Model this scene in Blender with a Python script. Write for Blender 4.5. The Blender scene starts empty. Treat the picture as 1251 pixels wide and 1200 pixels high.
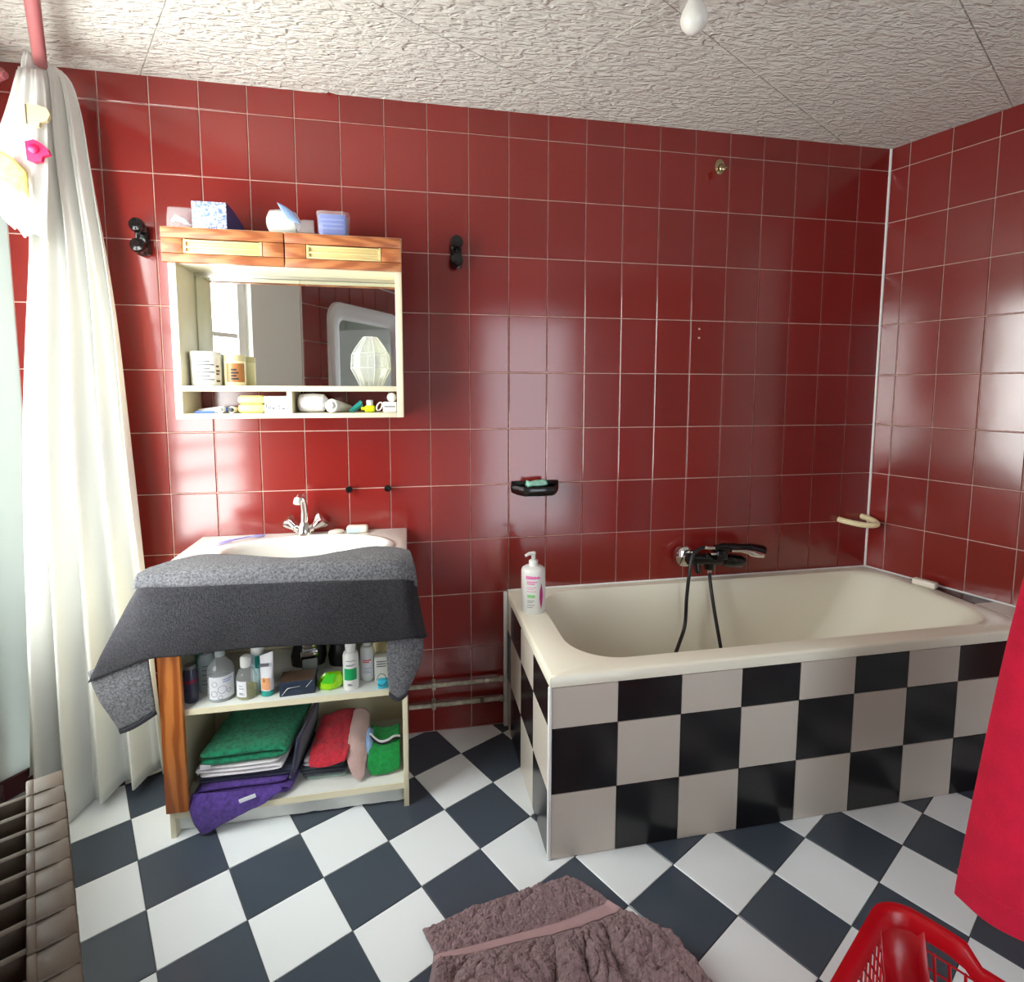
import bpy, bmesh, math, random
from mathutils import Vector, Matrix, noise

random.seed(7)
S = bpy.context.scene
COL = S.collection
PI = math.pi

# ------------------------------------------------------------------ camera
cd = bpy.data.cameras.new('camera'); cam = bpy.data.objects.new('camera', cd); COL.objects.link(cam)
cd.sensor_fit = 'HORIZONTAL'; cd.sensor_width = 36.0
cd.lens = 36.0 * 675.2 / 1251.0
cd.shift_x = -2.857 / 1251.0
cd.shift_y = -61.97 / 1251.0
cd.clip_start = 0.01
yaw, pitch, roll = 0.1917, -0.0938, 0.0022
fw = Vector((math.sin(yaw) * math.cos(pitch), math.cos(yaw) * math.cos(pitch), math.sin(pitch)))
rt = Vector((math.cos(yaw), -math.sin(yaw), 0)); up = rt.cross(fw)
r2 = rt * math.cos(roll) + up * math.sin(roll); u2 = up * math.cos(roll) - rt * math.sin(roll)
cam.matrix_world = Matrix(((r2.x, u2.x, -fw.x, -1.8848), (r2.y, u2.y, -fw.y, -2.0977), (r2.z, u2.z, -fw.z, 1.3558), (0, 0, 0, 1)))
S.camera = cam

# ------------------------------------------------------------------ world, daylight, exposure
S.view_settings.view_transform = 'Standard'; S.view_settings.look = 'None'
S.view_settings.gamma = 1.0; S.view_settings.use_curve_mapping = False
S.view_settings.exposure = 1.14
w = bpy.data.worlds.new('sky'); S.world = w; w.use_nodes = True
w.node_tree.nodes['Background'].inputs[0].default_value = (0.85, 0.93, 1.0, 1)
w.node_tree.nodes['Background'].inputs[1].default_value = 2.2
# room plan: back wall along y = 0, the other walls oblique to it
LA, LB = Vector((-3.215, -0.115, 0)), Vector((-1.405, -3.2, 0))          # window wall
LD = (LB - LA).normalized(); LN = Vector((-LD.y, LD.x, 0))                # LN points into the room
RA = Vector((0.1462, 0, 0)); ang = 0.3163
RD = Vector((math.sin(ang), -math.cos(ang), 0)); RN = Vector((-math.cos(ang), -math.sin(ang), 0))
RB = RA + RD * (3.2 / math.cos(ang))
EA = Vector((-3.13, 0, 0))
ZC = 2.372
WS0, WS1, WZ0, WZ1 = 0.13, 1.08, 0.60, 2.10                               # window opening along the wall
ld = bpy.data.lights.new('window_daylight', 'AREA'); ld.shape = 'RECTANGLE'
ld.size = WS1 - WS0 + 0.3; ld.size_y = WZ1 - WZ0 + 0.3; ld.energy = 41; ld.color = (1.0, 0.97, 0.93)
lo = bpy.data.objects.new('window_daylight', ld); COL.objects.link(lo)
lp = LA + LD * (WS0 + WS1) / 2 - LN * 0.098; lp.z = (WZ0 + WZ1) / 2
lo.matrix_world = Matrix(((LD.x, 0, -LN.x, lp.x), (LD.y, 0, -LN.y, lp.y), (0, 1, 0, lp.z), (0, 0, 0, 1)))

# hall daylight through the door behind the photographer, widened and brightened as added fill
DX0, DX1, DZ = -1.15, -0.30, 2.02
hd_ = bpy.data.lights.new('hall_fill', 'AREA'); hd_.shape = 'RECTANGLE'; hd_.size = DX1 - DX0; hd_.size_y = DZ; hd_.energy = 6.5; hd_.color = (1.0, 0.97, 0.94)
ho = bpy.data.objects.new('hall_fill', hd_); COL.objects.link(ho); ho.location = ((DX0 + DX1) / 2, -3.31, DZ / 2); ho.rotation_euler = (PI / 2, 0, PI)

try:
    S.cycles.use_denoising = True
    S.cycles.sample_clamp_indirect = 6.0
    S.cycles.max_bounces = 10; S.cycles.transparent_max_bounces = 16
except Exception:
    pass

# ------------------------------------------------------------------ materials
def c(r, g, b):
    f = lambda v: (v / 255 / 12.92) if v / 255 <= 0.04045 else ((v / 255 + 0.055) / 1.055) ** 2.4
    return (f(r), f(g), f(b), 1.0)
M = {}
def mat(name, col, rough=0.5, metal=0.0, **k):
    m = bpy.data.materials.new(name); m.use_nodes = True; nt = m.node_tree; N = nt.nodes; L = nt.links
    b = N['Principled BSDF']
    b.inputs['Base Color'].default_value = col; b.inputs['Roughness'].default_value = rough; b.inputs['Metallic'].default_value = metal
    if 'sheen' in k:
        b.inputs['Sheen Weight'].default_value = k['sheen']; b.inputs['Sheen Roughness'].default_value = 0.6
    if 'trans' in k: b.inputs['Transmission Weight'].default_value = k['trans']
    if 'sss' in k:
        b.inputs['Subsurface Weight'].default_value = k['sss']; b.inputs['Subsurface Radius'].default_value = (0.01, 0.01, 0.01)
    tc = N.new('ShaderNodeTexCoord')
    if 'var' in k:      # (scale, amount): mottled colour
        s, a = k['var']; n = N.new('ShaderNodeTexNoise'); n.inputs['Scale'].default_value = s; n.inputs['Detail'].default_value = 6
        L.new(tc.outputs['Object'], n.inputs['Vector'])
        mx = N.new('ShaderNodeMix'); mx.data_type = 'RGBA'; mx.blend_type = 'MULTIPLY'; mx.inputs[0].default_value = 1.0
        rp = N.new('ShaderNodeValToRGB'); rp.color_ramp.elements[0].color = (1 - a, 1 - a, 1 - a, 1); rp.color_ramp.elements[0].position = 0.3
        rp.color_ramp.elements[1].color = (1, 1, 1, 1); rp.color_ramp.elements[1].position = 0.7
        L.new(n.outputs[0], rp.inputs[0]); mx.inputs[6].default_value = col; L.new(rp.outputs[0], mx.inputs[7]); L.new(mx.outputs[2], b.inputs['Base Color'])
    if 'rand' in k:     # per-piece shade difference
        oi = N.new('ShaderNodeObjectInfo'); hs = N.new('ShaderNodeHueSaturation'); mr = N.new('ShaderNodeMapRange')
        mr.inputs[3].default_value = 1 - k['rand']; mr.inputs[4].default_value = 1 + k['rand']
        L.new(oi.outputs['Random'], mr.inputs[0]); L.new(mr.outputs[0], hs.inputs['Value']); hs.inputs['Color'].default_value = col
        src = b.inputs['Base Color'].links
        if src: L.new(src[0].from_socket, hs.inputs['Color'])
        L.new(hs.outputs[0], b.inputs['Base Color'])
    if 'bump' in k:     # (scale, strength, distance)
        s, st, d = k['bump']; n = N.new('ShaderNodeTexNoise'); n.inputs['Scale'].default_value = s; n.inputs['Detail'].default_value = 4
        L.new(tc.outputs['Object'], n.inputs['Vector'])
        bp = N.new('ShaderNodeBump'); bp.inputs['Strength'].default_value = st; bp.inputs['Distance'].default_value = d
        L.new(n.outputs[0], bp.inputs['Height']); L.new(bp.outputs[0], b.inputs['Normal'])
    M[name] = m; return m

def wood(name, c1, c2, scale, rot):
    m = mat(name, c1, 0.38); nt = m.node_tree; N = nt.nodes; L = nt.links; b = N['Principled BSDF']
    tc = N.new('ShaderNodeTexCoord'); mp = N.new('ShaderNodeMapping'); mp.inputs['Scale'].default_value = scale; mp.inputs['Rotation'].default_value = rot
    n = N.new('ShaderNodeTexNoise'); n.inputs['Scale'].default_value = 3.0; n.inputs['Detail'].default_value = 8; n.inputs['Distortion'].default_value = 1.6
    wv = N.new('ShaderNodeTexWave'); wv.inputs['Scale'].default_value = 0.8; wv.inputs['Distortion'].default_value = 9; wv.inputs['Detail'].default_value = 3
    mx = N.new('ShaderNodeMath'); mx.operation = 'MULTIPLY'
    rp = N.new('ShaderNodeValToRGB'); rp.color_ramp.elements[0].color = c2; rp.color_ramp.elements[0].position = 0.08
    rp.color_ramp.elements[1].color = c1; rp.color_ramp.elements[1].position = 0.42
    L.new(tc.outputs['Object'], mp.inputs[0]); L.new(mp.outputs[0], n.inputs['Vector']); L.new(mp.outputs[0], wv.inputs['Vector'])
    L.new(n.outputs[0], mx.inputs[0]); L.new(wv.outputs['Fac'], mx.inputs[1]); L.new(mx.outputs[0], rp.inputs[0]); L.new(rp.outputs[0], b.inputs['Base Color'])
    return m

def clear(name, tint, rough=0.03, ior=1.35, body=None, fac=0.0):
    # thin clear wall: see-through with a sheen at the edges, optionally milky
    m = bpy.data.materials.new(name); m.use_nodes = True; nt = m.node_tree; N = nt.nodes; L = nt.links; N.clear()
    o = N.new('ShaderNodeOutputMaterial'); t = N.new('ShaderNodeBsdfTransparent'); t.inputs[0].default_value = tint
    g = N.new('ShaderNodeBsdfGlossy'); g.inputs['Roughness'].default_value = rough
    lw = N.new('ShaderNodeLayerWeight'); lw.inputs[0].default_value = 0.5
    pw = N.new('ShaderNodeMath'); pw.operation = 'POWER'; L.new(lw.outputs['Facing'], pw.inputs[0]); pw.inputs[1].default_value = 4.0
    fr = N.new('ShaderNodeMath'); fr.operation = 'MULTIPLY_ADD'; L.new(pw.outputs[0], fr.inputs[0]); fr.inputs[1].default_value = 0.7; fr.inputs[2].default_value = ((ior - 1) / (ior + 1)) ** 2
    mx = N.new('ShaderNodeMixShader'); L.new(fr.outputs[0], mx.inputs[0]); L.new(t.outputs[0], mx.inputs[1]); L.new(g.outputs[0], mx.inputs[2])
    last = mx
    if body:
        d = N.new('ShaderNodeBsdfDiffuse'); d.inputs[0].default_value = body
        m2 = N.new('ShaderNodeMixShader'); m2.inputs[0].default_value = fac
        L.new(mx.outputs[0], m2.inputs[1]); L.new(d.outputs[0], m2.inputs[2]); last = m2
    L.new(last.outputs[0], o.inputs[0]); M[name] = m; return m

mat('red_tile', c(126, 32, 28), 0.15, rand=0.10, bump=(5.0, 0.06, 0.01))
M['red_tile'].node_tree.nodes['Principled BSDF'].inputs['Specular IOR Level'].default_value = 0.8
mat('grout', c(222, 186, 172), 0.8, var=(30, 0.25))
mat('white_tile', c(232, 237, 240), 0.22, rand=0.02, bump=(60, 0.06, 0.002))
mat('black_tile', c(68, 77, 88), 0.24, rand=0.06, bump=(60, 0.06, 0.002))
mat('grey_white_tile', c(204, 195, 183), 0.28, rand=0.02)
mat('black_tub_tile', c(24, 23, 25), 0.22, rand=0.06)
mat('floor_joint', c(70, 72, 72), 0.8)
mat('plaster', c(226, 230, 224), 0.75, bump=(40, 0.1, 0.003))
mat('skirting_red', c(84, 26, 34), 0.35)
mat('tub_enamel', c(238, 234, 216), 0.16)
mat('basin_ceramic', c(226, 223, 216), 0.1)
mat('cream_laminate', c(228, 219, 188), 0.35, var=(9, 0.06))
mat('white_laminate', c(226, 228, 222), 0.32, var=(9, 0.08))
wood('oak_flap', c(186, 116, 70), c(152, 84, 46), (3, 3, 40), (0, 0, 0))
wood('oak_post', c(184, 112, 54), c(146, 76, 30), (15, 15, 2.2), (0, 0, 0.3))
mat('yellow_plastic', c(218, 196, 136), 0.35)
mat('mirror', (0.82, 0.86, 0.84, 1), 0.02, 1.0)
mat('chrome', (0.78, 0.78, 0.76, 1), 0.1, 1.0)
mat('brushed_metal', (0.62, 0.6, 0.56, 1), 0.3, 1.0)
mat('brass', c(190, 176, 140), 0.25, 1.0)
mat('black_gloss', c(14, 14, 15), 0.12)
mat('black_rubber', c(18, 18, 19), 0.4)
mat('white_plastic', c(226, 226, 222), 0.3)
mat('warm_plastic', c(240, 226, 182), 0.3)
mat('pvc_white', c(232, 232, 230), 0.35)
mat('old_paint', c(196, 186, 166), 0.5, var=(40, 0.6))
mat('rod_pink', c(170, 98, 100), 0.35)
mat('radiator_brown', c(98, 86, 74), 0.5, var=(25, 0.15))
mat('curtain_cloth', c(238, 238, 234), 0.8, sheen=0.2, bump=(180, 0.08, 0.002))
mat('curtain_band', c(222, 192, 104), 0.8, var=(70, 0.5))
mat('pink_plastic', c(232, 24, 84), 0.35)
mat('cream_plastic', c(206, 192, 146), 0.35)
mat('terry_dark', c(48, 46, 54), 0.95, sheen=0.03, var=(150, 0.8), bump=(260, 1.0, 0.006))
mat('terry_grey', c(122, 122, 128), 0.95, sheen=0.1, var=(170, 0.8), bump=(420, 0.9, 0.004))
mat('hem_dark', c(40, 40, 46), 0.9, bump=(300, 0.3, 0.002))
mat('terry_mauve', c(160, 130, 134), 0.95, sheen=0.12, var=(110, 0.4), bump=(150, 1.0, 0.012))
mat('mauve_band', c(170, 138, 141), 0.9, bump=(300, 0.4, 0.002))
mat('terry_red', c(224, 4, 60), 0.95, sheen=0.05, var=(14, 0.22), bump=(300, 0.7, 0.004))
mat('terry_green', c(0, 146, 102), 0.95, sheen=0.12, var=(85, 0.65), bump=(350, 0.9, 0.004))
mat('terry_white', c(232, 228, 232), 0.95, sheen=0.3, bump=(350, 0.8, 0.004))
mat('terry_navy', c(26, 32, 66), 0.95, sheen=0.3, bump=(350, 0.8, 0.004))
mat('terry_purple', c(98, 66, 164), 0.95, sheen=0.12, var=(85, 0.55), bump=(350, 0.9, 0.004))
mat('cloth_red', c(212, 40, 60), 0.95, sheen=0.1, var=(85, 0.4), bump=(300, 0.8, 0.004))
mat('cloth_grey', c(170, 168, 176), 0.95, sheen=0.3, bump=(300, 0.8, 0.004))
mat('cloth_slate', c(46, 54, 66), 0.95, sheen=0.3, bump=(300, 0.8, 0.004))
mat('cloth_mint', c(178, 200, 190), 0.95, bump=(300, 0.8, 0.004))
mat('cloth_pink', c(206, 172, 166), 0.95, sheen=0.3, bump=(300, 0.8, 0.004))
mat('cloth_blue', c(150, 182, 226), 0.95, bump=(300, 0.8, 0.004))
mat('cloth_green', c(10, 158, 70), 0.95, sheen=0.1, var=(85, 0.4), bump=(300, 0.8, 0.004))
mat('basket_red', c(180, 6, 22), 0.3)
mat('label_white', c(224, 224, 230), 0.5)
mat('print_grey', c(90, 92, 100), 0.6)
mat('print_blue', c(110, 140, 200), 0.6)
mat('print_pink', c(226, 120, 178), 0.5)
mat('print_magenta', c(190, 44, 130), 0.45)
mat('print_green', c(0, 158, 88), 0.5)
mat('print_palegreen', c(140, 205, 130), 0.5)
mat('print_red', c(220, 90, 80), 0.5)
mat('print_orange', c(232, 166, 120), 0.5)
mat('print_black', c(40, 40, 42), 0.5)
mat('print_brown', c(86, 66, 52), 0.5)
mat('teal_plastic', c(30, 150, 140), 0.3)
mat('paleaqua_plastic', c(190, 220, 222), 0.3)
mat('navy_card', c(34, 46, 66), 0.45)
mat('lime_foil', c(150, 214, 30), 0.25)
mat('lime_dark', c(70, 196, 40), 0.3)
mat('yellow_green', c(214, 228, 20), 0.35)
mat('soap_yellow', c(240, 214, 132), 0.4)
mat('soap_white', c(240, 232, 218), 0.45, sss=0.1)
mat('soap_mint', c(150, 205, 184), 0.5, var=(60, 0.4))
mat('cyan_plastic', c(60, 186, 214), 0.35)
mat('grey_metalpaint', c(120, 122, 120), 0.35)
mat('can_dark', c(56, 58, 78), 0.3)
mat('can_band', c(140, 36, 60), 0.4)
mat('amber', c(168, 110, 60), 0.35)
mat('lilac', c(158, 150, 206), 0.3)
mat('pattern_blue', c(206, 216, 240), 0.35)
mat('deep_blue_plastic', c(52, 60, 110), 0.25)
mat('blue_pack', c(54, 98, 200), 0.3)
mat('pale_blue', c(150, 180, 226), 0.3)
mat('off_white_frame', c(214, 214, 214), 0.35)
mat('bulb_white', c(238, 236, 228), 0.3)
clear('clear_glass', (0.96, 0.98, 0.97, 1), 0.03, 1.45)
clear('frosted_glass', (0.97, 0.98, 0.97, 1), 0.12, 1.5, c(232, 232, 228), 0.14)
clear('facet_glass', (0.95, 0.96, 0.95, 1), 0.1, 1.5, c(230, 230, 226), 0.55)
clear('clear_plastic', (0.93, 0.94, 0.95, 1), 0.08, 1.4, c(225, 228, 232), 0.16)
clear('milky_plastic', (0.9, 0.92, 0.92, 1), 0.15, 1.4, c(214, 222, 224), 0.45)
clear('yellow_liquid', (0.86, 0.86, 0.45, 1), 0.05, 1.33, c(206, 200, 110), 0.35)
clear('window_glass', (0.97, 0.99, 0.98, 1), 0.02, 1.45)
clear('film', (0.95, 0.95, 0.96, 1), 0.1, 1.35, c(230, 226, 226), 0.22)

fp = mat('frosted_pane', c(214, 224, 220), 0.5); fn = fp.node_tree; tl = fn.nodes.new('ShaderNodeBsdfTranslucent'); tl.inputs[0].default_value = c(226, 235, 231)
fmx = fn.nodes.new('ShaderNodeMixShader'); fmx.inputs[0].default_value = 0.5; fn.links.new(fn.nodes['Principled BSDF'].outputs[0], fmx.inputs[1]); fn.links.new(tl.outputs[0], fmx.inputs[2]); fn.links.new(fmx.outputs[0], fn.nodes['Material Output'].inputs[0])
# pattern for the tissue pack: blue veins on white
def veins():
    m = M['pattern_blue']; nt = m.node_tree; N = nt.nodes; L = nt.links; b = N['Principled BSDF']
    tc = N.new('ShaderNodeTexCoord'); v = N.new('ShaderNodeTexVoronoi'); v.feature = 'DISTANCE_TO_EDGE'; v.inputs['Scale'].default_value = 55
    n = N.new('ShaderNodeTexNoise'); n.inputs['Scale'].default_value = 40
    mp = N.new('ShaderNodeMix'); mp.data_type = 'VECTOR'; mp.inputs[0].default_value = 0.06
    rp = N.new('ShaderNodeValToRGB'); rp.color_ramp.elements[0].color = c(96, 124, 196); rp.color_ramp.elements[0].position = 0.04
    rp.color_ramp.elements[1].color = c(232, 236, 246); rp.color_ramp.elements[1].position = 0.16
    L.new(tc.outputs['Object'], n.inputs['Vector']); L.new(tc.outputs['Object'], mp.inputs[4]); L.new(n.outputs['Color'], mp.inputs[5])
    L.new(mp.outputs[1], v.inputs['Vector']); L.new(v.outputs['Distance'], rp.inputs[0]); L.new(rp.outputs[0], b.inputs['Base Color'])
veins()

cn = M['curtain_cloth'].node_tree; tl = cn.nodes.new('ShaderNodeBsdfTranslucent'); tl.inputs[0].default_value = c(238, 238, 232)
fmx = cn.nodes.new('ShaderNodeMixShader'); fmx.inputs[0].default_value = 0.30; cn.links.new(cn.nodes['Principled BSDF'].outputs[0], fmx.inputs[1]); cn.links.new(tl.outputs[0], fmx.inputs[2]); cn.links.new(fmx.outputs[0], cn.nodes['Material Output'].inputs[0])

# ceiling tiles: cast plaster-like relief of short crossing strokes
def ceiling_mat():
    m = mat('ceiling_relief', c(214, 209, 200), 0.85); nt = m.node_tree; N = nt.nodes; L = nt.links; b = N['Principled BSDF']
    geo = N.new('ShaderNodeNewGeometry')
    def strokes(rot):
        mp = N.new('ShaderNodeMapping'); mp.inputs['Rotation'].default_value = (0, 0, rot); mp.inputs['Scale'].default_value = (24, 64, 1)
        n = N.new('ShaderNodeTexNoise'); n.inputs['Scale'].default_value = 1.0; n.inputs['Detail'].default_value = 2.5; n.inputs['Distortion'].default_value = 0.5
        L.new(geo.outputs['Position'], mp.inputs[0]); L.new(mp.outputs[0], n.inputs['Vector']); return n
    a, d = strokes(math.radians(34)), strokes(math.radians(-42))
    k = N.new('ShaderNodeTexNoise'); k.inputs['Scale'].default_value = 26; k.inputs['Detail'].default_value = 1; L.new(geo.outputs['Position'], k.inputs['Vector'])
    st = N.new('ShaderNodeMapRange'); st.inputs[1].default_value = 0.44; st.inputs[2].default_value = 0.56; L.new(k.outputs[0], st.inputs[0])
    mx = N.new('ShaderNodeMix'); mx.data_type = 'FLOAT'; L.new(st.outputs[0], mx.inputs[0]); L.new(a.outputs[0], mx.inputs[2]); L.new(d.outputs[0], mx.inputs[3])
    rp = N.new('ShaderNodeMapRange'); rp.inputs[1].default_value = 0.36; rp.inputs[2].default_value = 0.62; L.new(mx.outputs[0], rp.inputs[0])
    bp = N.new('ShaderNodeBump'); bp.inputs['Strength'].default_value = 1.0; bp.inputs['Distance'].default_value = 0.006
    L.new(rp.outputs[0], bp.inputs['Height']); L.new(bp.outputs[0], b.inputs['Normal'])
ceiling_mat()

# ------------------------------------------------------------------ geometry helpers
def T(x=0, y=0, z=0, rz=0, rx=0, ry=0):
    return Matrix.Translation((x, y, z)) @ Matrix.Rotation(rz, 4, 'Z') @ Matrix.Rotation(ry, 4, 'Y') @ Matrix.Rotation(rx, 4, 'X')

class MB:
    def __init__(s): s.v = []; s.f = []
    def add(s, vs, fs, mt=None):
        o = len(s.v)
        s.v += [tuple((mt @ Vector(p)) if mt else Vector(p)) for p in vs]
        s.f += [tuple(i + o for i in f) for f in fs]; return s
    def box(s, x0, x1, y0, y1, z0, z1, bev=0.0, mt=None, seg=2):
        bm = bmesh.new(); bmesh.ops.create_cube(bm, size=1)
        for v in bm.verts:
            v.co = Vector(((x0 + x1) / 2 + v.co.x * (x1 - x0), (y0 + y1) / 2 + v.co.y * (y1 - y0), (z0 + z1) / 2 + v.co.z * (z1 - z0)))
        if bev > 0: bmesh.ops.bevel(bm, geom=bm.edges[:] + bm.verts[:], offset=bev, segments=seg, affect='EDGES', profile=0.5, clamp_overlap=True)
        bm.verts.index_update()
        s.add([v.co.copy() for v in bm.verts], [[v.index for v in f.verts] for f in bm.faces], mt); bm.free(); return s
    def lathe(s, prof, n=24, mt=None, sx=1.0, sy=1.0):
        vs = []; fs = []; k = len(prof)
        for r, z in prof:
            for i in range(n):
                a = 2 * PI * i / n; vs.append((r * math.cos(a) * sx, r * math.sin(a) * sy, z))
        for j in range(k - 1):
            for i in range(n):
                fs.append((j * n + i, j * n + (i + 1) % n, (j + 1) * n + (i + 1) % n, (j + 1) * n + i))
        fs.append(tuple(range(n - 1, -1, -1))); fs.append(tuple(range((k - 1) * n, k * n)))
        return s.add(vs, fs, mt)
    def tube(s, pts, r, n=10, mt=None, cap=True, smooth=0):
        pts = [Vector(p) for p in pts]
        if smooth: pts = spline(pts, smooth)
        k = len(pts); rs = r if isinstance(r, (list, tuple)) else [r] * k
        if len(rs) != k: rs = [rs[min(len(rs) - 1, int(i * len(rs) / k))] for i in range(k)]
        vs = []; fs = []; prev = None
        for i, p in enumerate(pts):
            t = (pts[min(i + 1, k - 1)] - pts[max(i - 1, 0)]).normalized()
            if prev is None:
                a = Vector((0, 0, 1)) if abs(t.z) < 0.9 else Vector((1, 0, 0)); u = t.cross(a).normalized()
            else:
                u = (prev - t * prev.dot(t)).normalized()
            prev = u; w_ = t.cross(u)
            for j in range(n):
                a = 2 * PI * j / n; vs.append(p + (u * math.cos(a) + w_ * math.sin(a)) * rs[i])
        for i in range(k - 1):
            for j in range(n):
                fs.append((i * n + j, i * n + (j + 1) % n, (i + 1) * n + (j + 1) % n, (i + 1) * n + j))
        if cap: fs.append(tuple(range(n - 1, -1, -1))); fs.append(tuple(range((k - 1) * n, k * n)))
        return s.add(vs, fs, mt)
    def grid(s, g, closed=False, mt=None):
        nr, nc = len(g), len(g[0]); vs = [p for r in g for p in r]; fs = []
        for i in range(nr - 1):
            for j in range(nc if closed else nc - 1):
                fs.append((i * nc + j, i * nc + (j + 1) % nc, (i + 1) * nc + (j + 1) % nc, (i + 1) * nc + j))
        return s.add(vs, fs, mt)
    def prism(s, poly, z0, z1, mt=None):
        n = len(poly); vs = [(x, y, z0) for x, y in poly] + [(x, y, z1) for x, y in poly]
        fs = [tuple(range(n - 1, -1, -1)), tuple(range(n, 2 * n))] + [(i, (i + 1) % n, n + (i + 1) % n, n + i) for i in range(n)]
        return s.add(vs, fs, mt)
    def patch(s, r, a0, a1, z0, z1, n=10, mt=None, sx=1.0, sy=1.0):
        g = [[(r * math.cos(a0 + (a1 - a0) * i / n) * sx, r * math.sin(a0 + (a1 - a0) * i / n) * sy, z) for i in range(n + 1)] for z in (z0, z1)]
        return s.grid(g, mt=mt)
    def build(s, name, material, parent=None, smooth=True, angle=40):
        me = bpy.data.meshes.new(name); me.from_pydata([tuple(v) for v in s.v], [], s.f); me.update()
        bm = bmesh.new(); bm.from_mesh(me); bmesh.ops.recalc_face_normals(bm, faces=bm.faces[:]); bm.to_mesh(me); bm.free()
        if material: me.materials.append(M[material])
        o = bpy.data.objects.new(name, me); COL.objects.link(o)
        if parent: o.parent = parent
        if smooth:
            me.polygons.foreach_set('use_smooth', [True] * len(me.polygons))
            me.set_sharp_from_angle(angle=math.radians(angle))
        return o

def spline(pts, sub):
    out = []; n = len(pts)
    for i in range(n - 1):
        p0, p1, p2, p3 = pts[max(i - 1, 0)], pts[i], pts[i + 1], pts[min(i + 2, n - 1)]
        for k in range(sub):
            t = k / sub
            out.append(0.5 * ((2 * p1) + (p2 - p0) * t + (2 * p0 - 5 * p1 + 4 * p2 - p3) * t * t + (3 * p1 - p0 - 3 * p2 + p3) * t ** 3))
    out.append(pts[-1]); return out

def subsurf(o, lv=2):
    m = o.modifiers.new('smooth', 'SUBSURF'); m.boundary_smooth = 'PRESERVE_CORNERS'; m.levels = lv; m.render_levels = lv; return o
def solid(o, t, off=0):
    m = o.modifiers.new('thick', 'SOLIDIFY'); m.thickness = t; m.offset = off; return o
def empty(name, loc=(0, 0, 0)):
    o = bpy.data.objects.new(name, None); COL.objects.link(o); o.location = loc; o.empty_display_size = 0.05; return o
def tag(o, label, cat, group=None):
    o['label'] = label; o['category'] = cat
    if group: o['group'] = group
    return o
def thing(name, label, cat, loc=(0, 0, 0), group=None): return tag(empty(name, loc), label, cat, group)
def struct(o): o['kind'] = 'structure'; return o

def clip(poly, conv):
    # Sutherland-Hodgman against a convex counter-clockwise polygon
    out = poly
    for i in range(len(conv)):
        a, b = conv[i], conv[(i + 1) % len(conv)]; inp, out = out, []
        side = lambda p: (b[0] - a[0]) * (p[1] - a[1]) - (b[1] - a[1]) * (p[0] - a[0])
        for j in range(len(inp)):
            p, q = inp[j], inp[(j + 1) % len(inp)]; sp, sq = side(p), side(q)
            if sp >= 0: out.append(p)
            if (sp >= 0) != (sq >= 0):
                t = sp / (sp - sq); out.append((p[0] + (q[0] - p[0]) * t, p[1] + (q[1] - p[1]) * t))
        if not out: return []
    return out
def area(p): return abs(sum(p[i][0] * p[(i + 1) % len(p)][1] - p[(i + 1) % len(p)][0] * p[i][1] for i in range(len(p)))) / 2

# a tile: plate with chamfered front edge, built about its centre, front face towards -y
TC = {}
def tile_mesh(wd, ht, th, material, bev=0.0016):
    key = (round(wd, 4), round(ht, 4), th, material)
    if key in TC: return TC[key]
    a, b, d = wd / 2, ht / 2, bev; vs = []
    for (ww, hh, yy) in ((a, b, 0), (a, b, -th + d), (a - d, b - d, -th)):
        vs += [(-ww, yy, -hh), (ww, yy, -hh), (ww, yy, hh), (-ww, yy, hh)]
    fs = [(8, 9, 10, 11)]
    for k in (0, 4):
        for i in range(4): fs.append((k + i, k + (i + 1) % 4, k + 4 + (i + 1) % 4, k + 4 + i))
    me = bpy.data.meshes.new('tile'); me.from_pydata(vs, [], fs); me.update()
    me.materials.append(M[material]); TC[key] = me; return me
def put_tile(parent, me, p, rz, tilt=0.0):
    o = bpy.data.objects.new('tile', me); COL.objects.link(o); o.parent = parent; o.location = p
    o.rotation_euler = (random.uniform(-tilt, tilt), 0, rz + random.uniform(-tilt, tilt)); return o

ROWS = [0.0] + [2.2779 - 0.2156 * k for k in range(10, -1, -1)] + [ZC]
def tile_wall(parent, A, D, cols, rows, material='red_tile', gap=0.0035, th=0.006, skip=None, tilt=0.0014):
    rz = math.atan2(D.y, D.x)
    for i in range(len(cols) - 1):
        for j in range(len(rows) - 1):
            if skip and skip((cols[i] + cols[i + 1]) / 2, (rows[j] + rows[j + 1]) / 2): continue
            wd, ht = cols[i + 1] - cols[i] - gap, rows[j + 1] - rows[j] - gap
            if wd < 0.004 or ht < 0.004: continue
            p = A + D * (cols[i] + cols[i + 1]) / 2; p.z = (rows[j] + rows[j + 1]) / 2
            put_tile(parent, tile_mesh(wd, ht, th, material), p, rz, tilt)

def slab(mb, A, D, N, s0, s1, z0, z1, th=0.1, t0=0.0):
    # a block standing behind the line A + D*s, N pointing into the room
    p = [A + D * s0 - N * t0, A + D * s1 - N * t0, A + D * s1 - N * th, A + D * s0 - N * th]
    mb.prism([(q.x, q.y) for q in p], z0, z1)

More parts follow.
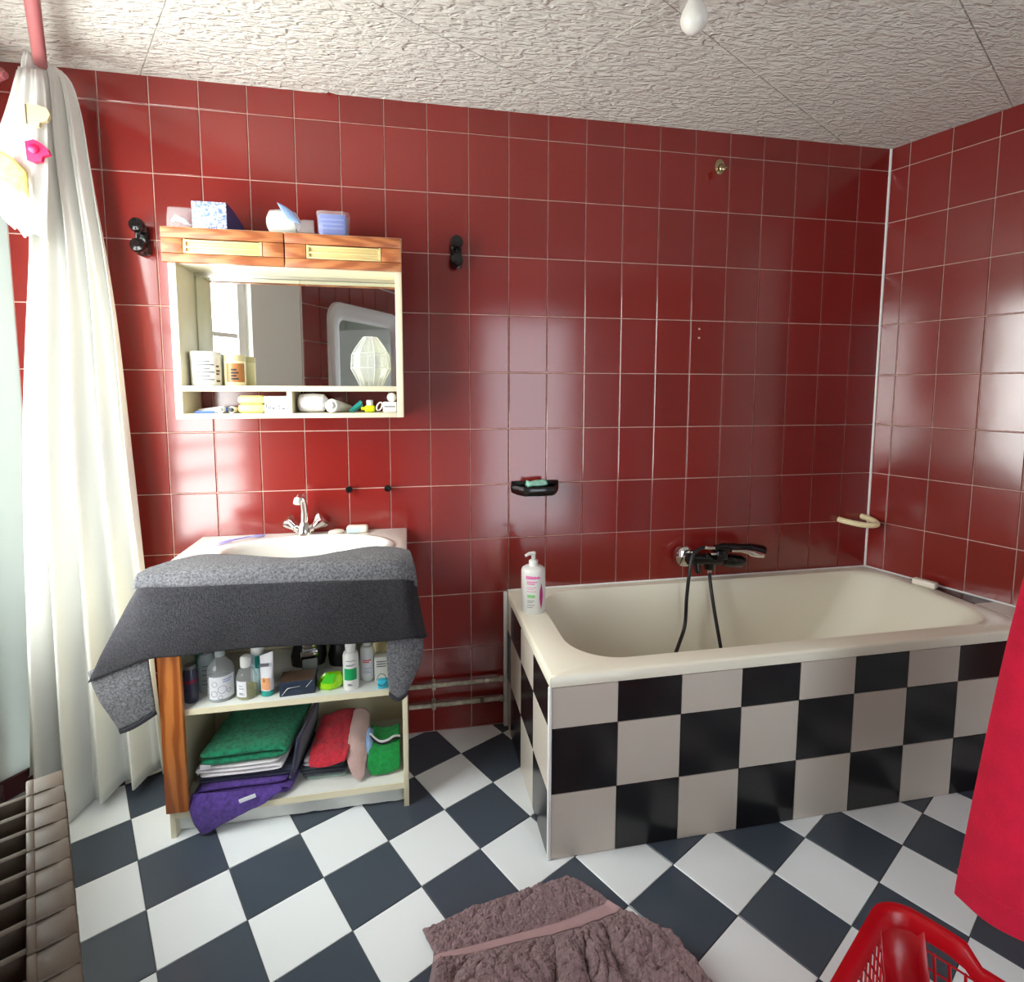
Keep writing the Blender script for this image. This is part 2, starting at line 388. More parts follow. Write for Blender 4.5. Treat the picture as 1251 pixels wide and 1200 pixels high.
# ------------------------------------------------------------------ room shell
room = [(EA.x, EA.y), (LA.x, LA.y), (LB.x, LB.y), (RB.x, RB.y), (RA.x, RA.y)]
GP, GA = 0.1970, 1.0749
mb = MB(); mb.prism(room, -0.08, -0.0030)
floor = struct(mb.build('floor', 'floor_joint', smooth=False))
ga, gb = (math.cos(GA), -math.sin(GA)), (-math.sin(GA), -math.cos(GA))
full = {}
def floor_mesh(poly, material, th=0.0042, bev=0.0012):
    n = len(poly); cx = sum(p[0] for p in poly) / n; cy = sum(p[1] for p in poly) / n
    ins = [(p[0] - (p[0] - cx) * 0.012, p[1] - (p[1] - cy) * 0.012) for p in poly]
    vs = [(p[0], p[1], -0.003) for p in poly] + [(p[0], p[1], th - 0.0042 - bev) for p in poly] + [(p[0], p[1], 0) for p in ins]
    fs = [tuple(range(2 * n, 3 * n))]
    for k in (0, n): fs += [(k + i, k + (i + 1) % n, k + n + (i + 1) % n, k + n + i) for i in range(n)]
    me = bpy.data.meshes.new('tile'); me.from_pydata(vs, [], fs); me.update(); me.materials.append(M[material]); return me
tub_zone = lambda x, y: x > -1.44 and y > -0.60 and x < 1
cnt = 0
for a in range(-16, 24):
    for b in range(-18, 18):
        g = 0.0011
        q = [(-1.7064 + GP * ((a + u) * ga[0] + (b + v) * gb[0]), -0.1512 + GP * ((a + u) * ga[1] + (b + v) * gb[1])) for u, v in ((g / GP, g / GP), (g / GP, 1 - g / GP), (1 - g / GP, 1 - g / GP), (1 - g / GP, g / GP))]
        cx = sum(p[0] for p in q) / 4; cy = sum(p[1] for p in q) / 4
        if tub_zone(cx, cy) and all(tub_zone(*p) for p in q): continue
        if cy < -2.2 and abs(cy) > 2.2: continue
        if area(q) and sum((q[i][0] * q[(i + 1) % 4][1] - q[(i + 1) % 4][0] * q[i][1]) for i in range(4)) < 0: q = q[::-1]
        k = clip(q, room)
        if len(k) < 3 or area(k) < 2e-4: continue
        material = 'white_tile' if (a + b) % 2 == 0 else 'black_tile'
        if area(k) > area(q) * 0.9999:
            key = material
            if key not in full: full[key] = floor_mesh([(p[0] - cx, p[1] - cy) for p in q], material)
            me = full[key]; loc = (cx, cy, 0)
        else:
            kx = sum(p[0] for p in k) / len(k); ky = sum(p[1] for p in k) / len(k)
            me = floor_mesh([(p[0] - kx, p[1] - ky) for p in k], material); loc = (kx, ky, 0)
        o = bpy.data.objects.new('tile', me); COL.objects.link(o); o.parent = floor; o.location = loc; cnt += 1
# the strip of floor behind the photographer
mb = MB(); mb.prism(clip([(-4, -4), (2, -4), (2, -2.2), (-4, -2.2)], room), -0.003, -0.0005)
o = mb.build('far_floor_tiles', 'white_tile', floor, smooth=False); o['kind'] = 'stuff'

# ceiling with half-metre relief tiles laid square to the window wall
mb = MB(); mb.prism(room, ZC + 0.004, ZC + 0.1)
ceiling = struct(mb.build('ceiling', 'plaster', smooth=False))
cu, cv = (0.866, 0.5), (-0.5, 0.866)
for i in range(-6, 10):
    for j in range(-8, 8):
        u0, v0, st, g = -1.852 + 0.503 * i, 0.0388 + 0.508 * j, 0.503, 0.0004
        q = [(cu[0] * uu + cv[0] * vv, cu[1] * uu + cv[1] * vv) for uu, vv in ((u0 + g, v0 + g), (u0 + st - g, v0 + g), (u0 + st - g, v0 + 0.508 - g), (u0 + g, v0 + 0.508 - g))]
        k = clip(q, room)
        if len(k) < 3 or area(k) < 1e-3: continue
        n = len(k); cx = sum(p[0] for p in k) / n; cy = sum(p[1] for p in k) / n
        ins = [(p[0] - (p[0] - cx) * 0.006, p[1] - (p[1] - cy) * 0.006) for p in k]
        mb = MB(); vs = [(p[0], p[1], ZC + 0.004) for p in k] + [(p[0], p[1], ZC - 0.001) for p in k] + [(p[0], p[1], ZC - 0.005) for p in ins]
        fs = [tuple(range(2 * n, 3 * n))]
        for kk in (0, n): fs += [(kk + m_, kk + (m_ + 1) % n, kk + n + (m_ + 1) % n, kk + n + m_) for m_ in range(n)]
        mb.add(vs, fs); mb.build('ceiling_tile', 'ceiling_relief', ceiling, smooth=False)

# back wall
X = Vector((1, 0, 0))
mb = MB(); mb.box(EA.x - 0.2, RA.x + 0.2, 0.004, 0.12, -0.05, ZC + 0.05)
wall_back = struct(mb.build('wall_back', 'grout', smooth=False))
cols = [EA.x] + [(i - 19) * 0.15 for i in range(-1, 20)] + [RA.x]
tile_wall(wall_back, Vector((0, 0.006, 0)), X, cols, ROWS, skip=lambda x, z: x > -1.38 and z < 0.5)
# right wall
mb = MB(); slab(mb, RA, RD, RN, -0.05, 1.274, -0.05, ZC + 0.05, 0.12, 0.004)
wall_right = struct(mb.build('wall_right', 'grout', smooth=False))
cols = [0.0] + [0.074 + 0.15 * i for i in range(0, 9)]
tile_wall(wall_right, RA - RN * 0.006, RD, cols, ROWS, skip=lambda s, z: s < 0.6 and z < 0.5)
mb = MB(); slab(mb, RA, RD, RN, 1.274, (RB - RA).length, -0.05, ZC + 0.05, 0.12, 0.0)  # unseen stretch made pale and untiled to bounce light into the room
struct(mb.build('wall_right_plain', 'plaster', smooth=False))
# white silicone bead in the corner, and along the tub
mb = MB(); mb.tube([(RA.x - 0.002, -0.001, 0.55), (RA.x - 0.002, -0.001, ZC)], 0.0055, 8)
struct(mb.build('trim_1', 'pvc_white'))
# left wall: short return, then the window wall
mb = MB(); ED = (LA - EA).normalized(); EN = Vector((-ED.y, ED.x, 0))
RL = (LA - EA).length
slab(mb, EA, ED, EN, 0.0, RL, 0, 0.068, 0.03); slab(mb, EA, ED, EN, 0.0, RL, 2.2, ZC, 0.03)
struct(mb.build('wall_return', 'plaster', smooth=False))
mb = MB(); slab(mb, EA, ED, EN, 0.0, RL, 0.068, 2.2, 0.006)
struct(mb.build('window_2', 'frosted_pane', smooth=False))
mb = MB(); slab(mb, EA, ED, EN, 0.0, (LA - EA).length, 0.0, 0.068, 0.01, -0.012)
struct(mb.build('baseboard_return', 'skirting_red', smooth=False))
mb = MB(); L_ = (LB - LA).length
for s0, s1, z0, z1 in ((-0.05, WS0, 0, ZC), (WS1, L_, 0, ZC), (WS0, WS1, 0, WZ0), (WS0, WS1, WZ1, ZC)):
    slab(mb, LA, LD, LN, s0, s1, z0, z1, 0.095)
wall_left = struct(mb.build('wall_left', 'plaster', smooth=False))
mb = MB(); slab(mb, LA, LD, LN, 0.02, 1.45, 0.0, 0.068, 0.0, -0.012)
struct(mb.build('baseboard_left', 'skirting_red', smooth=False))
cols = [0.15 * i for i in range(0, 10)]
tile_wall(wall_left, LA + LD * 2.81, -LD, cols, ROWS)
# wall behind the photographer with its open door
mb = MB(); mb.box(LB.x - 0.2, DX0, -3.3, -3.2, -0.05, ZC + 0.05); mb.box(DX1, RB.x + 0.2, -3.3, -3.2, -0.05, ZC + 0.05); mb.box(DX0, DX1, -3.3, -3.2, DZ, ZC + 0.05)
wall_front = struct(mb.build('wall_front', 'plaster', smooth=False))
dm = T(DX1 + 0.03, -3.19, 0, 0.55)
mb = MB(); mb.box(0.0, 0.82, 0.0, 0.035, 0.008, 2.0, 0.004, dm)
for z0, z1 in ((0.2, 0.9), (1.05, 1.85)): mb.box(0.12, 0.70, 0.03, 0.042, z0, z1, 0.006, dm)
d1 = struct(mb.build('door_1', 'off_white_frame'))
mb = MB(); mb.tube([dm @ Vector(p) for p in ((0.76, 0.03, 1.02), (0.76, 0.085, 1.02), (0.65, 0.085, 1.02))], 0.009, 10); mb.build('door_handle', 'brushed_metal', d1)

# window
mb = MB(); fwid = 0.05
for s0, s1, z0, z1 in ((WS0, WS0 + fwid, WZ0, WZ1), (WS1 - fwid, WS1, WZ0, WZ1), (WS0, WS1, WZ0, WZ0 + fwid), (WS0, WS1, WZ1 - fwid, WZ1), ((WS0 + WS1) / 2 - 0.03, (WS0 + WS1) / 2 + 0.03, WZ0, WZ1)):
    slab(mb, LA, LD, LN, s0, s1, z0, z1, 0.09, 0.04)
win = struct(mb.build('window_1', 'pvc_white', smooth=False))
for z in (0.95, 1.08, 1.62):
    mb = MB(); slab(mb, LA, LD, LN, WS0 + fwid, WS1 - fwid, z - 0.012, z + 0.012, 0.075, 0.05); mb.build('glazing_bar', 'pvc_white', win, smooth=False)
for s0, s1 in ((WS0 + fwid, (WS0 + WS1) / 2 - 0.03), ((WS0 + WS1) / 2 + 0.03, WS1 - fwid)):
    mb = MB(); slab(mb, LA, LD, LN, s0, s1, WZ0 + fwid, WZ1 - fwid, 0.066, 0.062); mb.build('pane', 'window_glass', win, smooth=False)
mb = MB(); slab(mb, LA, LD, LN, WS0 - 0.03, WS1 + 0.03, WZ0 - 0.03, WZ0, 0.04, -0.015); mb.build('window_sill', 'pvc_white', win, smooth=False)

# ------------------------------------------------------------------ bath tub with its tiled surround
TX0, TX1, TY0, TZ = -1.505, 0.196, -0.672, 0.556
tub = thing('bathtub', 'cream enamel bathtub set into a black and white checked tile surround', 'bathtub', (-0.6, -0.33, 0))
def tub_part(mb, name, material, **k):
    o = mb.build(name, material, None, **k); o.parent = tub; o.matrix_parent_inverse = Matrix.Translation((0.6, 0.33, 0)); return o
def ring(x0, x1, y0, y1, r, z, n=15):
    pts = []
    rl, rr = r if isinstance(r, tuple) else (r, r)
    for (cx, cy, a0, rad) in ((x1 - rr, y1 - rr, 0, rr), (x0 + rl, y1 - rl, PI / 2, rl), (x0 + rl, y0 + rl, PI, rl), (x1 - rr, y0 + rr, 1.5 * PI, rr)):
        for i in range(n): a = a0 + PI / 2 * i / (n - 1); pts.append((cx + rad * math.cos(a), cy + rad * math.sin(a), z))
    return pts
outer_poly = [(TX0, -0.004), (TX0, TY0), (TX1, TY0), (TX1, -0.170), (RA.x - 0.008, -0.004)]
def to_outer(p, poly, cen):
    # where the ray from the centre through p leaves the outline
    best = None; dx, dy = p[0] - cen[0], p[1] - cen[1]
    for i in range(len(poly)):
        a, b = poly[i], poly[(i + 1) % len(poly)]; ex, ey = b[0] - a[0], b[1] - a[1]; den = dx * ey - dy * ex
        if abs(den) < 1e-12: continue
        t = ((a[0] - cen[0]) * ey - (a[1] - cen[1]) * ex) / den; u = ((a[0] - cen[0]) * dy - (a[1] - cen[1]) * dx) / den
        if t > 0 and -1e-6 <= u <= 1 + 1e-6 and (best is None or t < best): best = t
    return (cen[0] + dx * best, cen[1] + dy * best)
inner = ring(-1.405, 0.132, -0.606, -0.045, (0.16, 0.13), TZ)
cen = (-0.63, -0.33)
out = [to_outer(p, outer_poly, cen) for p in inner]
for cpt in outer_poly:     # keep the corners of the outline sharp
    j = min(range(len(out)), key=lambda i: (out[i][0] - cpt[0]) ** 2 + (out[i][1] - cpt[1]) ** 2); out[j] = cpt
def shrink(pts, d): return [(p[0] + (d if p[0] < -1.4 else (-d if p[0] > 0.1 else 0)), p[1] + (d if p[1] < -0.5 else 0)) for p in pts]
g = [[(p[0], p[1], TZ - 0.034) for p in out], [(p[0], p[1], TZ - 0.009) for p in out], [(p[0], p[1], TZ - 0.003) for p in shrink(out, 0.003)], [(p[0], p[1], TZ) for p in shrink(out, 0.009)],
     ring(-1.417, 0.144, -0.618, -0.034, (0.165, 0.135), TZ), inner, ring(-1.399, 0.122, -0.598, -0.052, (0.155, 0.13), TZ - 0.012), ring(-1.392, 0.086, -0.585, -0.064, (0.15, 0.13), TZ - 0.05),
     ring(-1.378, 0.02, -0.57, -0.085, (0.15, 0.14), TZ - 0.16), ring(-1.36, -0.10, -0.555, -0.105, (0.15, 0.15), TZ - 0.28), ring(-1.335, -0.20, -0.535, -0.125, (0.14, 0.15), TZ - 0.37),
     ring(-1.28, -0.30, -0.49, -0.17, (0.12, 0.13), TZ - 0.415), ring(-1.1, -0.5, -0.42, -0.24, (0.08, 0.08), TZ - 0.425)]
mb = MB(); mb.grid(g, closed=True); mb.f.append(tuple(range(len(mb.v) - len(inner), len(mb.v))))
shell = tub_part(mb, 'tub_shell', 'tub_enamel', angle=50)
mb = MB()                # overflow at the head end
mb.lathe([(0.002, 0.012), (0.026, 0.012), (0.03, 0.006), (0.03, 0.0)], 20, T(-1.377, -0.33, 0.43, 0, 0, PI / 2 + 0.12))
tub_part(mb, 'overflow_cover', 'brushed_metal')
mb = MB(); mb.lathe([(0.028, 0.0), (0.03, 0.004), (0.024, 0.006), (0.002, 0.003)], 20, T(-1.0, -0.33, TZ - 0.425)); tub_part(mb, 'drain', 'chrome')
# masonry behind the tiles
mb = MB()
mb.box(-1.499, RA.x + 0.2, -0.664, -0.64, 0.0, TZ - 0.034); mb.box(-1.499, -1.475, -0.664, -0.004, 0.0, TZ - 0.034)
tub_part(mb, 'surround_core', 'floor_joint', smooth=False)
zr = [0.0, 0.1998, 0.3971, TZ - 0.036]
xs = [-1.499 + 0.1973 * i for i in range(0, 9)] + [0.277, 0.355]
for i in range(len(xs) - 1):
    for j in range(3):
        gp = 0.0018; wd, ht = xs[i + 1] - xs[i] - gp, zr[j + 1] - zr[j] - gp
        o = put_tile(tub, tile_mesh(wd, ht, 0.007, 'grey_white_tile' if (i + j) % 2 == 0 else 'black_tub_tile', 0.0008), (0, 0, 0), 0)
        o.location = ((xs[i] + xs[i + 1]) / 2, -0.664, (zr[j] + zr[j + 1]) / 2 + 0.0005); o.matrix_parent_inverse = Matrix.Translation((0.6, 0.33, 0))
ys = [-0.660, -0.467, -0.274, -0.081, -0.008]
for i in range(4):
    for j in range(3):
        gp = 0.0018; wd, ht = ys[i + 1] - ys[i] - gp, zr[j + 1] - zr[j] - gp
        o = put_tile(tub, tile_mesh(wd, ht, 0.007, 'black_tub_tile' if (i + j) % 2 == 0 else 'grey_white_tile', 0.0008), (0, 0, 0), -PI / 2)
        o.location = (-1.499, (ys[i] + ys[i + 1]) / 2, (zr[j] + zr[j + 1]) / 2 + 0.0005); o.matrix_parent_inverse = Matrix.Translation((0.6, 0.33, 0))
mb = MB(); mb.box(-1.5085, -1.4985, -0.6735, -0.6605, 0.0, TZ - 0.034, 0.003); tub_part(mb, 'corner_trim', 'pvc_white')
mb = MB(); mb.box(-1.522, -1.507, -0.022, -0.004, 0.0, TZ + 0.0, 0.003); tub_part(mb, 'wall_trim', 'pvc_white')
# tiled ledge between the tub rim and the slanting wall
wl = lambda y: RA.x - y * math.tan(ang) - 0.004
mb = MB(); mb.prism([(TX1 + 0.001, -0.18), (TX1 + 0.001, TY0 + 0.008), (wl(TY0), TY0 + 0.008), (wl(-0.18), -0.18)], 0.50, TZ - 0.006); tub_part(mb, 'ledge_core', 'grout', smooth=False)
mb = MB(); mb.prism([(TX1 + 0.002, -0.18), (TX1 + 0.002, -0.452), (wl(-0.452) - 0.003, -0.452), (wl(-0.18) - 0.003, -0.18)], TZ - 0.006, TZ - 0.001); tub_part(mb, 'ledge_tile', 'black_tub_tile', smooth=False)
mb = MB(); mb.prism([(TX1 + 0.002, -0.455), (TX1 + 0.002, TY0 + 0.002), (wl(TY0) - 0.003, TY0 + 0.002), (wl(-0.455) - 0.003, -0.455)], TZ - 0.006, TZ - 0.001); tub_part(mb, 'ledge_tile', 'grey_white_tile', smooth=False)
mb = MB(); mb.tube([(TX0, -0.002, TZ + 0.001), (RA.x, -0.002, TZ + 0.001)], 0.004, 8); mb.tube([(RA.x, -0.002, TZ + 0.001), tuple(RA + RD * 0.72 + Vector((-0.002, 0, TZ)))], 0.004, 8); tub_part(mb, 'silicone_bead', 'pvc_white')

# ------------------------------------------------------------------ shower mixer
mx = thing('shower_mixer', 'black bath mixer tap with hand shower resting on it above tub', 'tap', (-0.66, 0, 0.65))
def sub(mb, name, material, root, **k):
    o = mb.build(name, material, None, **k); o.parent = root; o.matrix_parent_inverse = Matrix.Translation(-root.location); return o
HX = T(0, 0, 0, 0, 0, PI / 2)   # turns z to x
mb = MB(); mb.lathe([(0.002, 0), (0.03, 0), (0.042, 0.008), (0.045, 0.02), (0.042, 0.032), (0.03, 0.04), (0.002, 0.044)], 24, T(-0.765, -0.012, 0.664, 0, PI / 2)); sub(mb, 'diverter_knob', 'chrome', mx)
mb = MB(); mb.tube([(-0.765, -0.068, 0.662), (-0.66, -0.068, 0.655), (-0.60, -0.068, 0.652)], [0.024, 0.026, 0.022], 16)
mb.tube([(-0.735, -0.06, 0.66), (-0.735, 0.0, 0.66)], 0.02, 12); mb.tube([(-0.60, -0.06, 0.66), (-0.60, 0.0, 0.66)], 0.02, 12); sub(mb, 'mixer_body', 'black_gloss', mx)
mb = MB(); mb.tube([(-0.61, -0.07, 0.652), (-0.585, -0.072, 0.648), (-0.53, -0.074, 0.642), (-0.512, -0.074, 0.640)], [0.024, 0.028, 0.026, 0.014], 16); sub(mb, 'temperature_knob', 'black_gloss', mx)
mb = MB(); mb.tube([(-0.73, -0.075, 0.648), (-0.73, -0.085, 0.615), (-0.73, -0.088, 0.605)], [0.012, 0.012, 0.009], 12); sub(mb, 'spout', 'black_gloss', mx)
mb = MB(); mb.lathe([(0.02, 0.0), (0.02, 0.025), (0.012, 0.03)], 14, T(-0.67, -0.07, 0.615)); sub(mb, 'hose_outlet', 'black_gloss', mx)
mb = MB(); mb.lathe([(0.009, 0.0), (0.010, 0.012), (0.009, 0.018)], 14, T(-0.67, -0.07, 0.598)); sub(mb, 'hose_nut', 'chrome', mx)
mb = MB(); mb.tube([(-0.712, -0.095, 0.716), (-0.698, -0.095, 0.714)], 0.009, 12); sub(mb, 'hose_nut', 'chrome', mx)
mb = MB(); mb.box(-0.66, -0.612, -0.11, -0.06, 0.66, 0.70, 0.006); sub(mb, 'cradle', 'black_gloss', mx)
mb = MB(); mb.box(-0.683, -0.655, -0.105, -0.07, 0.684, 0.692, 0.002); mb.tube([(-0.697, -0.095, 0.712), (-0.665, -0.095, 0.711)], 0.008, 12); sub(mb, 'cradle_plate', 'chrome', mx)
hs = thing('hand_shower', 'black and silver hand shower lying on the mixer cradle', 'shower head', (-0.55, -0.095, 0.70))
mb = MB(); mb.tube([(-0.665, -0.095, 0.711), (-0.63, -0.095, 0.712), (-0.56, -0.097, 0.708), (-0.50, -0.10, 0.700), (-0.455, -0.102, 0.690), (-0.442, -0.103, 0.686)], [0.012, 0.017, 0.016, 0.021, 0.022, 0.01], 14, smooth=3); sub(mb, 'shower_body', 'black_gloss', hs)
mb = MB(); mb.tube([(-0.60, -0.112, 0.700), (-0.54, -0.115, 0.696), (-0.50, -0.118, 0.684), (-0.46, -0.118, 0.676)], [0.006, 0.009, 0.014, 0.012], 12, smooth=3); sub(mb, 'spray_face', 'chrome', hs)
hp = [(-0.705, -0.095, 0.716), (-0.735, -0.10, 0.712), (-0.768, -0.11, 0.69), (-0.786, -0.12, 0.63), (-0.798, -0.125, 0.52), (-0.805, -0.13, 0.41), (-0.86, -0.18, 0.345), (-0.93, -0.24, 0.26), (-0.96, -0.32, 0.17), (-0.88, -0.38, 0.15), (-0.74, -0.34, 0.15), (-0.675, -0.25, 0.17), (-0.664, -0.19, 0.26), (-0.666, -0.16, 0.34), (-0.672, -0.125, 0.45), (-0.674, -0.095, 0.54), (-0.67, -0.072, 0.602)]
mb = MB(); mb.tube(hp, 0.0072, 10, smooth=8); tag(mb.build('shower_hose', 'black_rubber'), 'black shower hose looping from mixer down into bathtub', 'hose')

# ------------------------------------------------------------------ wash basin unit
VX0, VX1, VY = -2.604, -1.898, -0.382
van = thing('washbasin_cabinet', 'open cream washbasin cabinet with oak post and two shelves', 'cabinet', (-2.25, -0.19, 0))
def vp(mb, name, material, **k): return sub(mb, name, material, van, **k)
mb = MB(); mb.box(VX0, VX0 + 0.016, VY, -0.012, 0.0, 0.795, 0.001); vp(mb, 'side_panel', 'cream_laminate')
mb = MB(); mb.box(VX1 - 0.016, VX1, VY, -0.012, 0.0, 0.795, 0.001); vp(mb, 'side_panel', 'cream_laminate')
mb = MB(); mb.box(VX0 + 0.016, VX1 - 0.016, -0.02, -0.012, 0.06, 0.795); vp(mb, 'back_panel', 'cream_laminate', smooth=False)
mb = MB(); mb.box(VX0 + 0.016, VX1 - 0.016, VY + 0.004, -0.02, 0.384, 0.402, 0.001); vp(mb, 'shelf', 'white_laminate')
mb = MB(); mb.box(VX0 + 0.016, VX1 - 0.016, VY + 0.004, -0.02, 0.062, 0.082, 0.001); vp(mb, 'bottom_shelf', 'white_laminate')
for z0, z1 in ((0.384, 0.402), (0.062, 0.082)):
    mb = MB(); mb.box(VX0 + 0.016, VX1 - 0.016, VY + 0.001, VY + 0.004, z0, z1); vp(mb, 'edge_strip', 'cream_laminate', smooth=False)
mb = MB()
pr = [(VX0 + 0.016, 0.0)]; n = 26
pts = [(VX0 + 0.016 + (VX1 - VX0 - 0.032) * i / n, 0.004 + 0.004 * noise.noise((i * 0.7, 3, 1))) for i in range(n + 1)]
for i in range(n):
    a, b = pts[i], pts[i + 1]
    mb.add([(a[0], VY + 0.028, a[1]), (b[0], VY + 0.028, b[1]), (b[0], VY + 0.028, 0.062), (a[0], VY + 0.028, 0.062), (a[0], VY + 0.04, a[1]), (b[0], VY + 0.04, b[1]), (b[0], VY + 0.04, 0.062), (a[0], VY + 0.04, 0.062)], [(0, 1, 2, 3), (4, 7, 6, 5), (0, 4, 5, 1), (3, 2, 6, 7)])
vp(mb, 'kickboard', 'white_laminate', smooth=False)
mb = MB(); mb.box(VX0 - 0.003, VX0 + 0.058, VY - 0.018, VY, 0.092, 0.79, 0.003); vp(mb, 'oak_post', 'oak_post')
mb = MB(); mb.box(-2.45, -2.33, -0.05, -0.03, 0.50, 0.76, 0.002); vp(mb, 'oak_back_board', 'oak_post')
# basin slab with oval bowl
BX0, BX1, BY0, BZ = -2.607, -1.893, -0.425, 0.828
def oval(cx, cy, a, b, z, n=64): return [(cx + a * math.cos(2 * PI * i / n), cy + b * math.sin(2 * PI * i / n), z) for i in range(n)]
bpoly = [(BX0, -0.002), (BX0, BY0), (BX1, BY0), (BX1, -0.002)]; bc = (-2.215, -0.225)
lip = oval(bc[0], bc[1], 0.285, 0.172, BZ)
out = [to_outer(p, bpoly, bc) for p in lip]
for cpt in bpoly:
    j = min(range(len(out)), key=lambda i: (out[i][0] - cpt[0]) ** 2 + (out[i][1] - cpt[1]) ** 2); out[j] = cpt
g = [[(p[0], p[1], 0.795) for p in out], [(p[0], p[1], BZ - 0.004) for p in out], [(p[0] + (0.004 if p[0] < bc[0] else -0.004), p[1] + (0.004 if p[1] < bc[1] else -0.0), BZ) for p in out], lip,
     oval(bc[0], bc[1], 0.280, 0.168, BZ + 0.006), oval(bc[0], bc[1], 0.262, 0.156, BZ + 0.008), oval(bc[0], bc[1], 0.252, 0.148, BZ + 0.004), oval(bc[0], bc[1], 0.244, 0.141, BZ - 0.012), oval(bc[0], bc[1], 0.228, 0.13, BZ - 0.05),
     oval(bc[0], bc[1], 0.19, 0.105, BZ - 0.10), oval(bc[0], bc[1], 0.12, 0.07, BZ - 0.13), oval(bc[0], bc[1], 0.03, 0.03, BZ - 0.138)]
basin = tag(empty('washbasin', (-2.25, -0.2, 0.795)), 'white ceramic washbasin slab with shallow oval bowl', 'sink')
mb = MB(); mb.grid(g, closed=True); mb.f.append(tuple(range(len(mb.v) - 64, len(mb.v)))); sub(mb, 'bowl_slab', 'basin_ceramic', basin, angle=50)
mb = MB(); mb.lathe([(0.02, 0), (0.022, 0.004), (0.002, 0.006)], 16, T(bc[0], bc[1], BZ - 0.138)); sub(mb, 'drain', 'chrome', basin)
# basin tap
fx, fy = -2.252, -0.050
fa = thing('basin_tap', 'chrome two-handle basin tap with tall swan spout', 'tap', (fx, fy, BZ))
mb = MB(); mb.lathe([(0.027, 0), (0.027, 0.012), (0.024, 0.03), (0.017, 0.042), (0.013, 0.05)], 20, T(fx, fy, BZ))
for s in (-1, 1): mb.tube([(fx, fy - 0.004, BZ + 0.016), (fx + s * 0.03, fy, BZ + 0.03)], [0.016, 0.014], 12)
sub(mb, 'tap_body', 'chrome', fa)
mb = MB(); mb.tube([(fx, fy, BZ + 0.045), (fx + 0.002, fy - 0.001, BZ + 0.09), (fx - 0.001, fy - 0.010, BZ + 0.132), (fx - 0.003, fy - 0.035, BZ + 0.152), (fx - 0.006, fy - 0.07, BZ + 0.146)], [0.0125, 0.012, 0.011, 0.0105, 0.010], 14, smooth=5); sub(mb, 'spout', 'chrome', fa)
mb = MB(); mb.tube([(fx - 0.006, fy - 0.068, BZ + 0.148), (fx - 0.009, fy - 0.078, BZ + 0.132)], 0.0115, 14); sub(mb, 'aerator', 'white_plastic', fa)
for s in (-1, 1):
    mb = MB(); m_ = T(fx + s * 0.032, fy, BZ + 0.03) @ Matrix.Rotation(s * 0.9, 4, 'Y')
    mb.lathe([(0.013, 0.0), (0.016, 0.008), (0.031, 0.028), (0.032, 0.040), (0.024, 0.046), (0.002, 0.047)], 3, m_ @ Matrix.Rotation(0.5, 4, 'Z')); mb.lathe([(0.010, 0.0), (0.018, 0.030), (0.016, 0.04), (0.002, 0.042)], 12, m_)
    sub(mb, 'tap_handle', 'chrome', fa, angle=30)

# grey towel over the basin front
tw = thing('vanity_towel', 'grey terry towel draped over the washbasin front, dark side out', 'towel', (-2.25, -0.42, 0.84))
def cloth(rows, name, material, root, th=0.006, lv=3, wr=0.0, fs=6.0, seed=0, skip0=False):
    mb = MB(); mb.grid([[Vector(p) for p in r] for r in rows])
    o = sub(mb, name, material, root) if root else mb.build(name, material)
    o.data.polygons.foreach_set('use_smooth', [True] * len(o.data.polygons))
    subsurf(o, lv)
    if wr:
        tx = bpy.data.textures.new(name + '_wrinkle', 'CLOUDS'); tx.noise_scale = 1.0 / fs
        d = o.modifiers.new('wrinkle', 'DISPLACE'); d.texture = tx; d.strength = wr; d.mid_level = 0.5; d.texture_coords = 'LOCAL'
    solid(o, th, 0); return o
zt = 0.8435
light = [
 [(-2.615, -0.385, zt - 0.003), (-2.54, -0.286, zt), (-2.46, -0.285, zt + 0.001), (-2.36, -0.335, zt), (-2.25, -0.372, zt - 0.002), (-2.15, -0.368, zt - 0.002), (-2.06, -0.306, zt), (-1.985, -0.296, zt + 0.002), (-1.91, -0.325, zt), (-1.884, -0.35, zt - 0.004)],
 [(-2.622, -0.41, zt - 0.004), (-2.56, -0.34, zt), (-2.47, -0.34, zt + 0.002), (-2.36, -0.375, zt), (-2.25, -0.395, zt), (-2.15, -0.392, zt), (-2.06, -0.36, zt), (-1.985, -0.35, zt + 0.002), (-1.91, -0.365, zt), (-1.878, -0.375, zt - 0.008)],
 [(-2.628, -0.435, zt - 0.006), (-2.58, -0.42, zt - 0.001), (-2.47, -0.42, zt + 0.001), (-2.36, -0.42, zt), (-2.25, -0.42, zt + 0.001), (-2.15, -0.42, zt), (-2.06, -0.42, zt), (-1.985, -0.42, zt), (-1.91, -0.42, zt - 0.002), (-1.872, -0.405, zt - 0.02)],
 [(-2.63, -0.445, zt - 0.014), (-2.58, -0.442, zt - 0.012), (-2.47, -0.444, zt - 0.012), (-2.36, -0.444, zt - 0.013), (-2.25, -0.444, zt - 0.014), (-2.15, -0.446, zt - 0.012), (-2.06, -0.448, zt - 0.012), (-1.985, -0.448, zt - 0.014), (-1.91, -0.446, zt - 0.02), (-1.866, -0.43, zt - 0.045)],
 [(-2.632, -0.447, zt - 0.04), (-2.58, -0.45, zt - 0.045), (-2.47, -0.452, zt - 0.047), (-2.36, -0.452, zt - 0.05), (-2.25, -0.452, zt - 0.05), (-2.15, -0.454, zt - 0.05), (-2.06, -0.456, zt - 0.052), (-1.985, -0.456, zt - 0.056), (-1.91, -0.452, zt - 0.066), (-1.862, -0.435, zt - 0.09)]]
cloth(light, 'light_face', 'terry_grey', tw, 0.006, 3, 0.006, 9)
dk = []
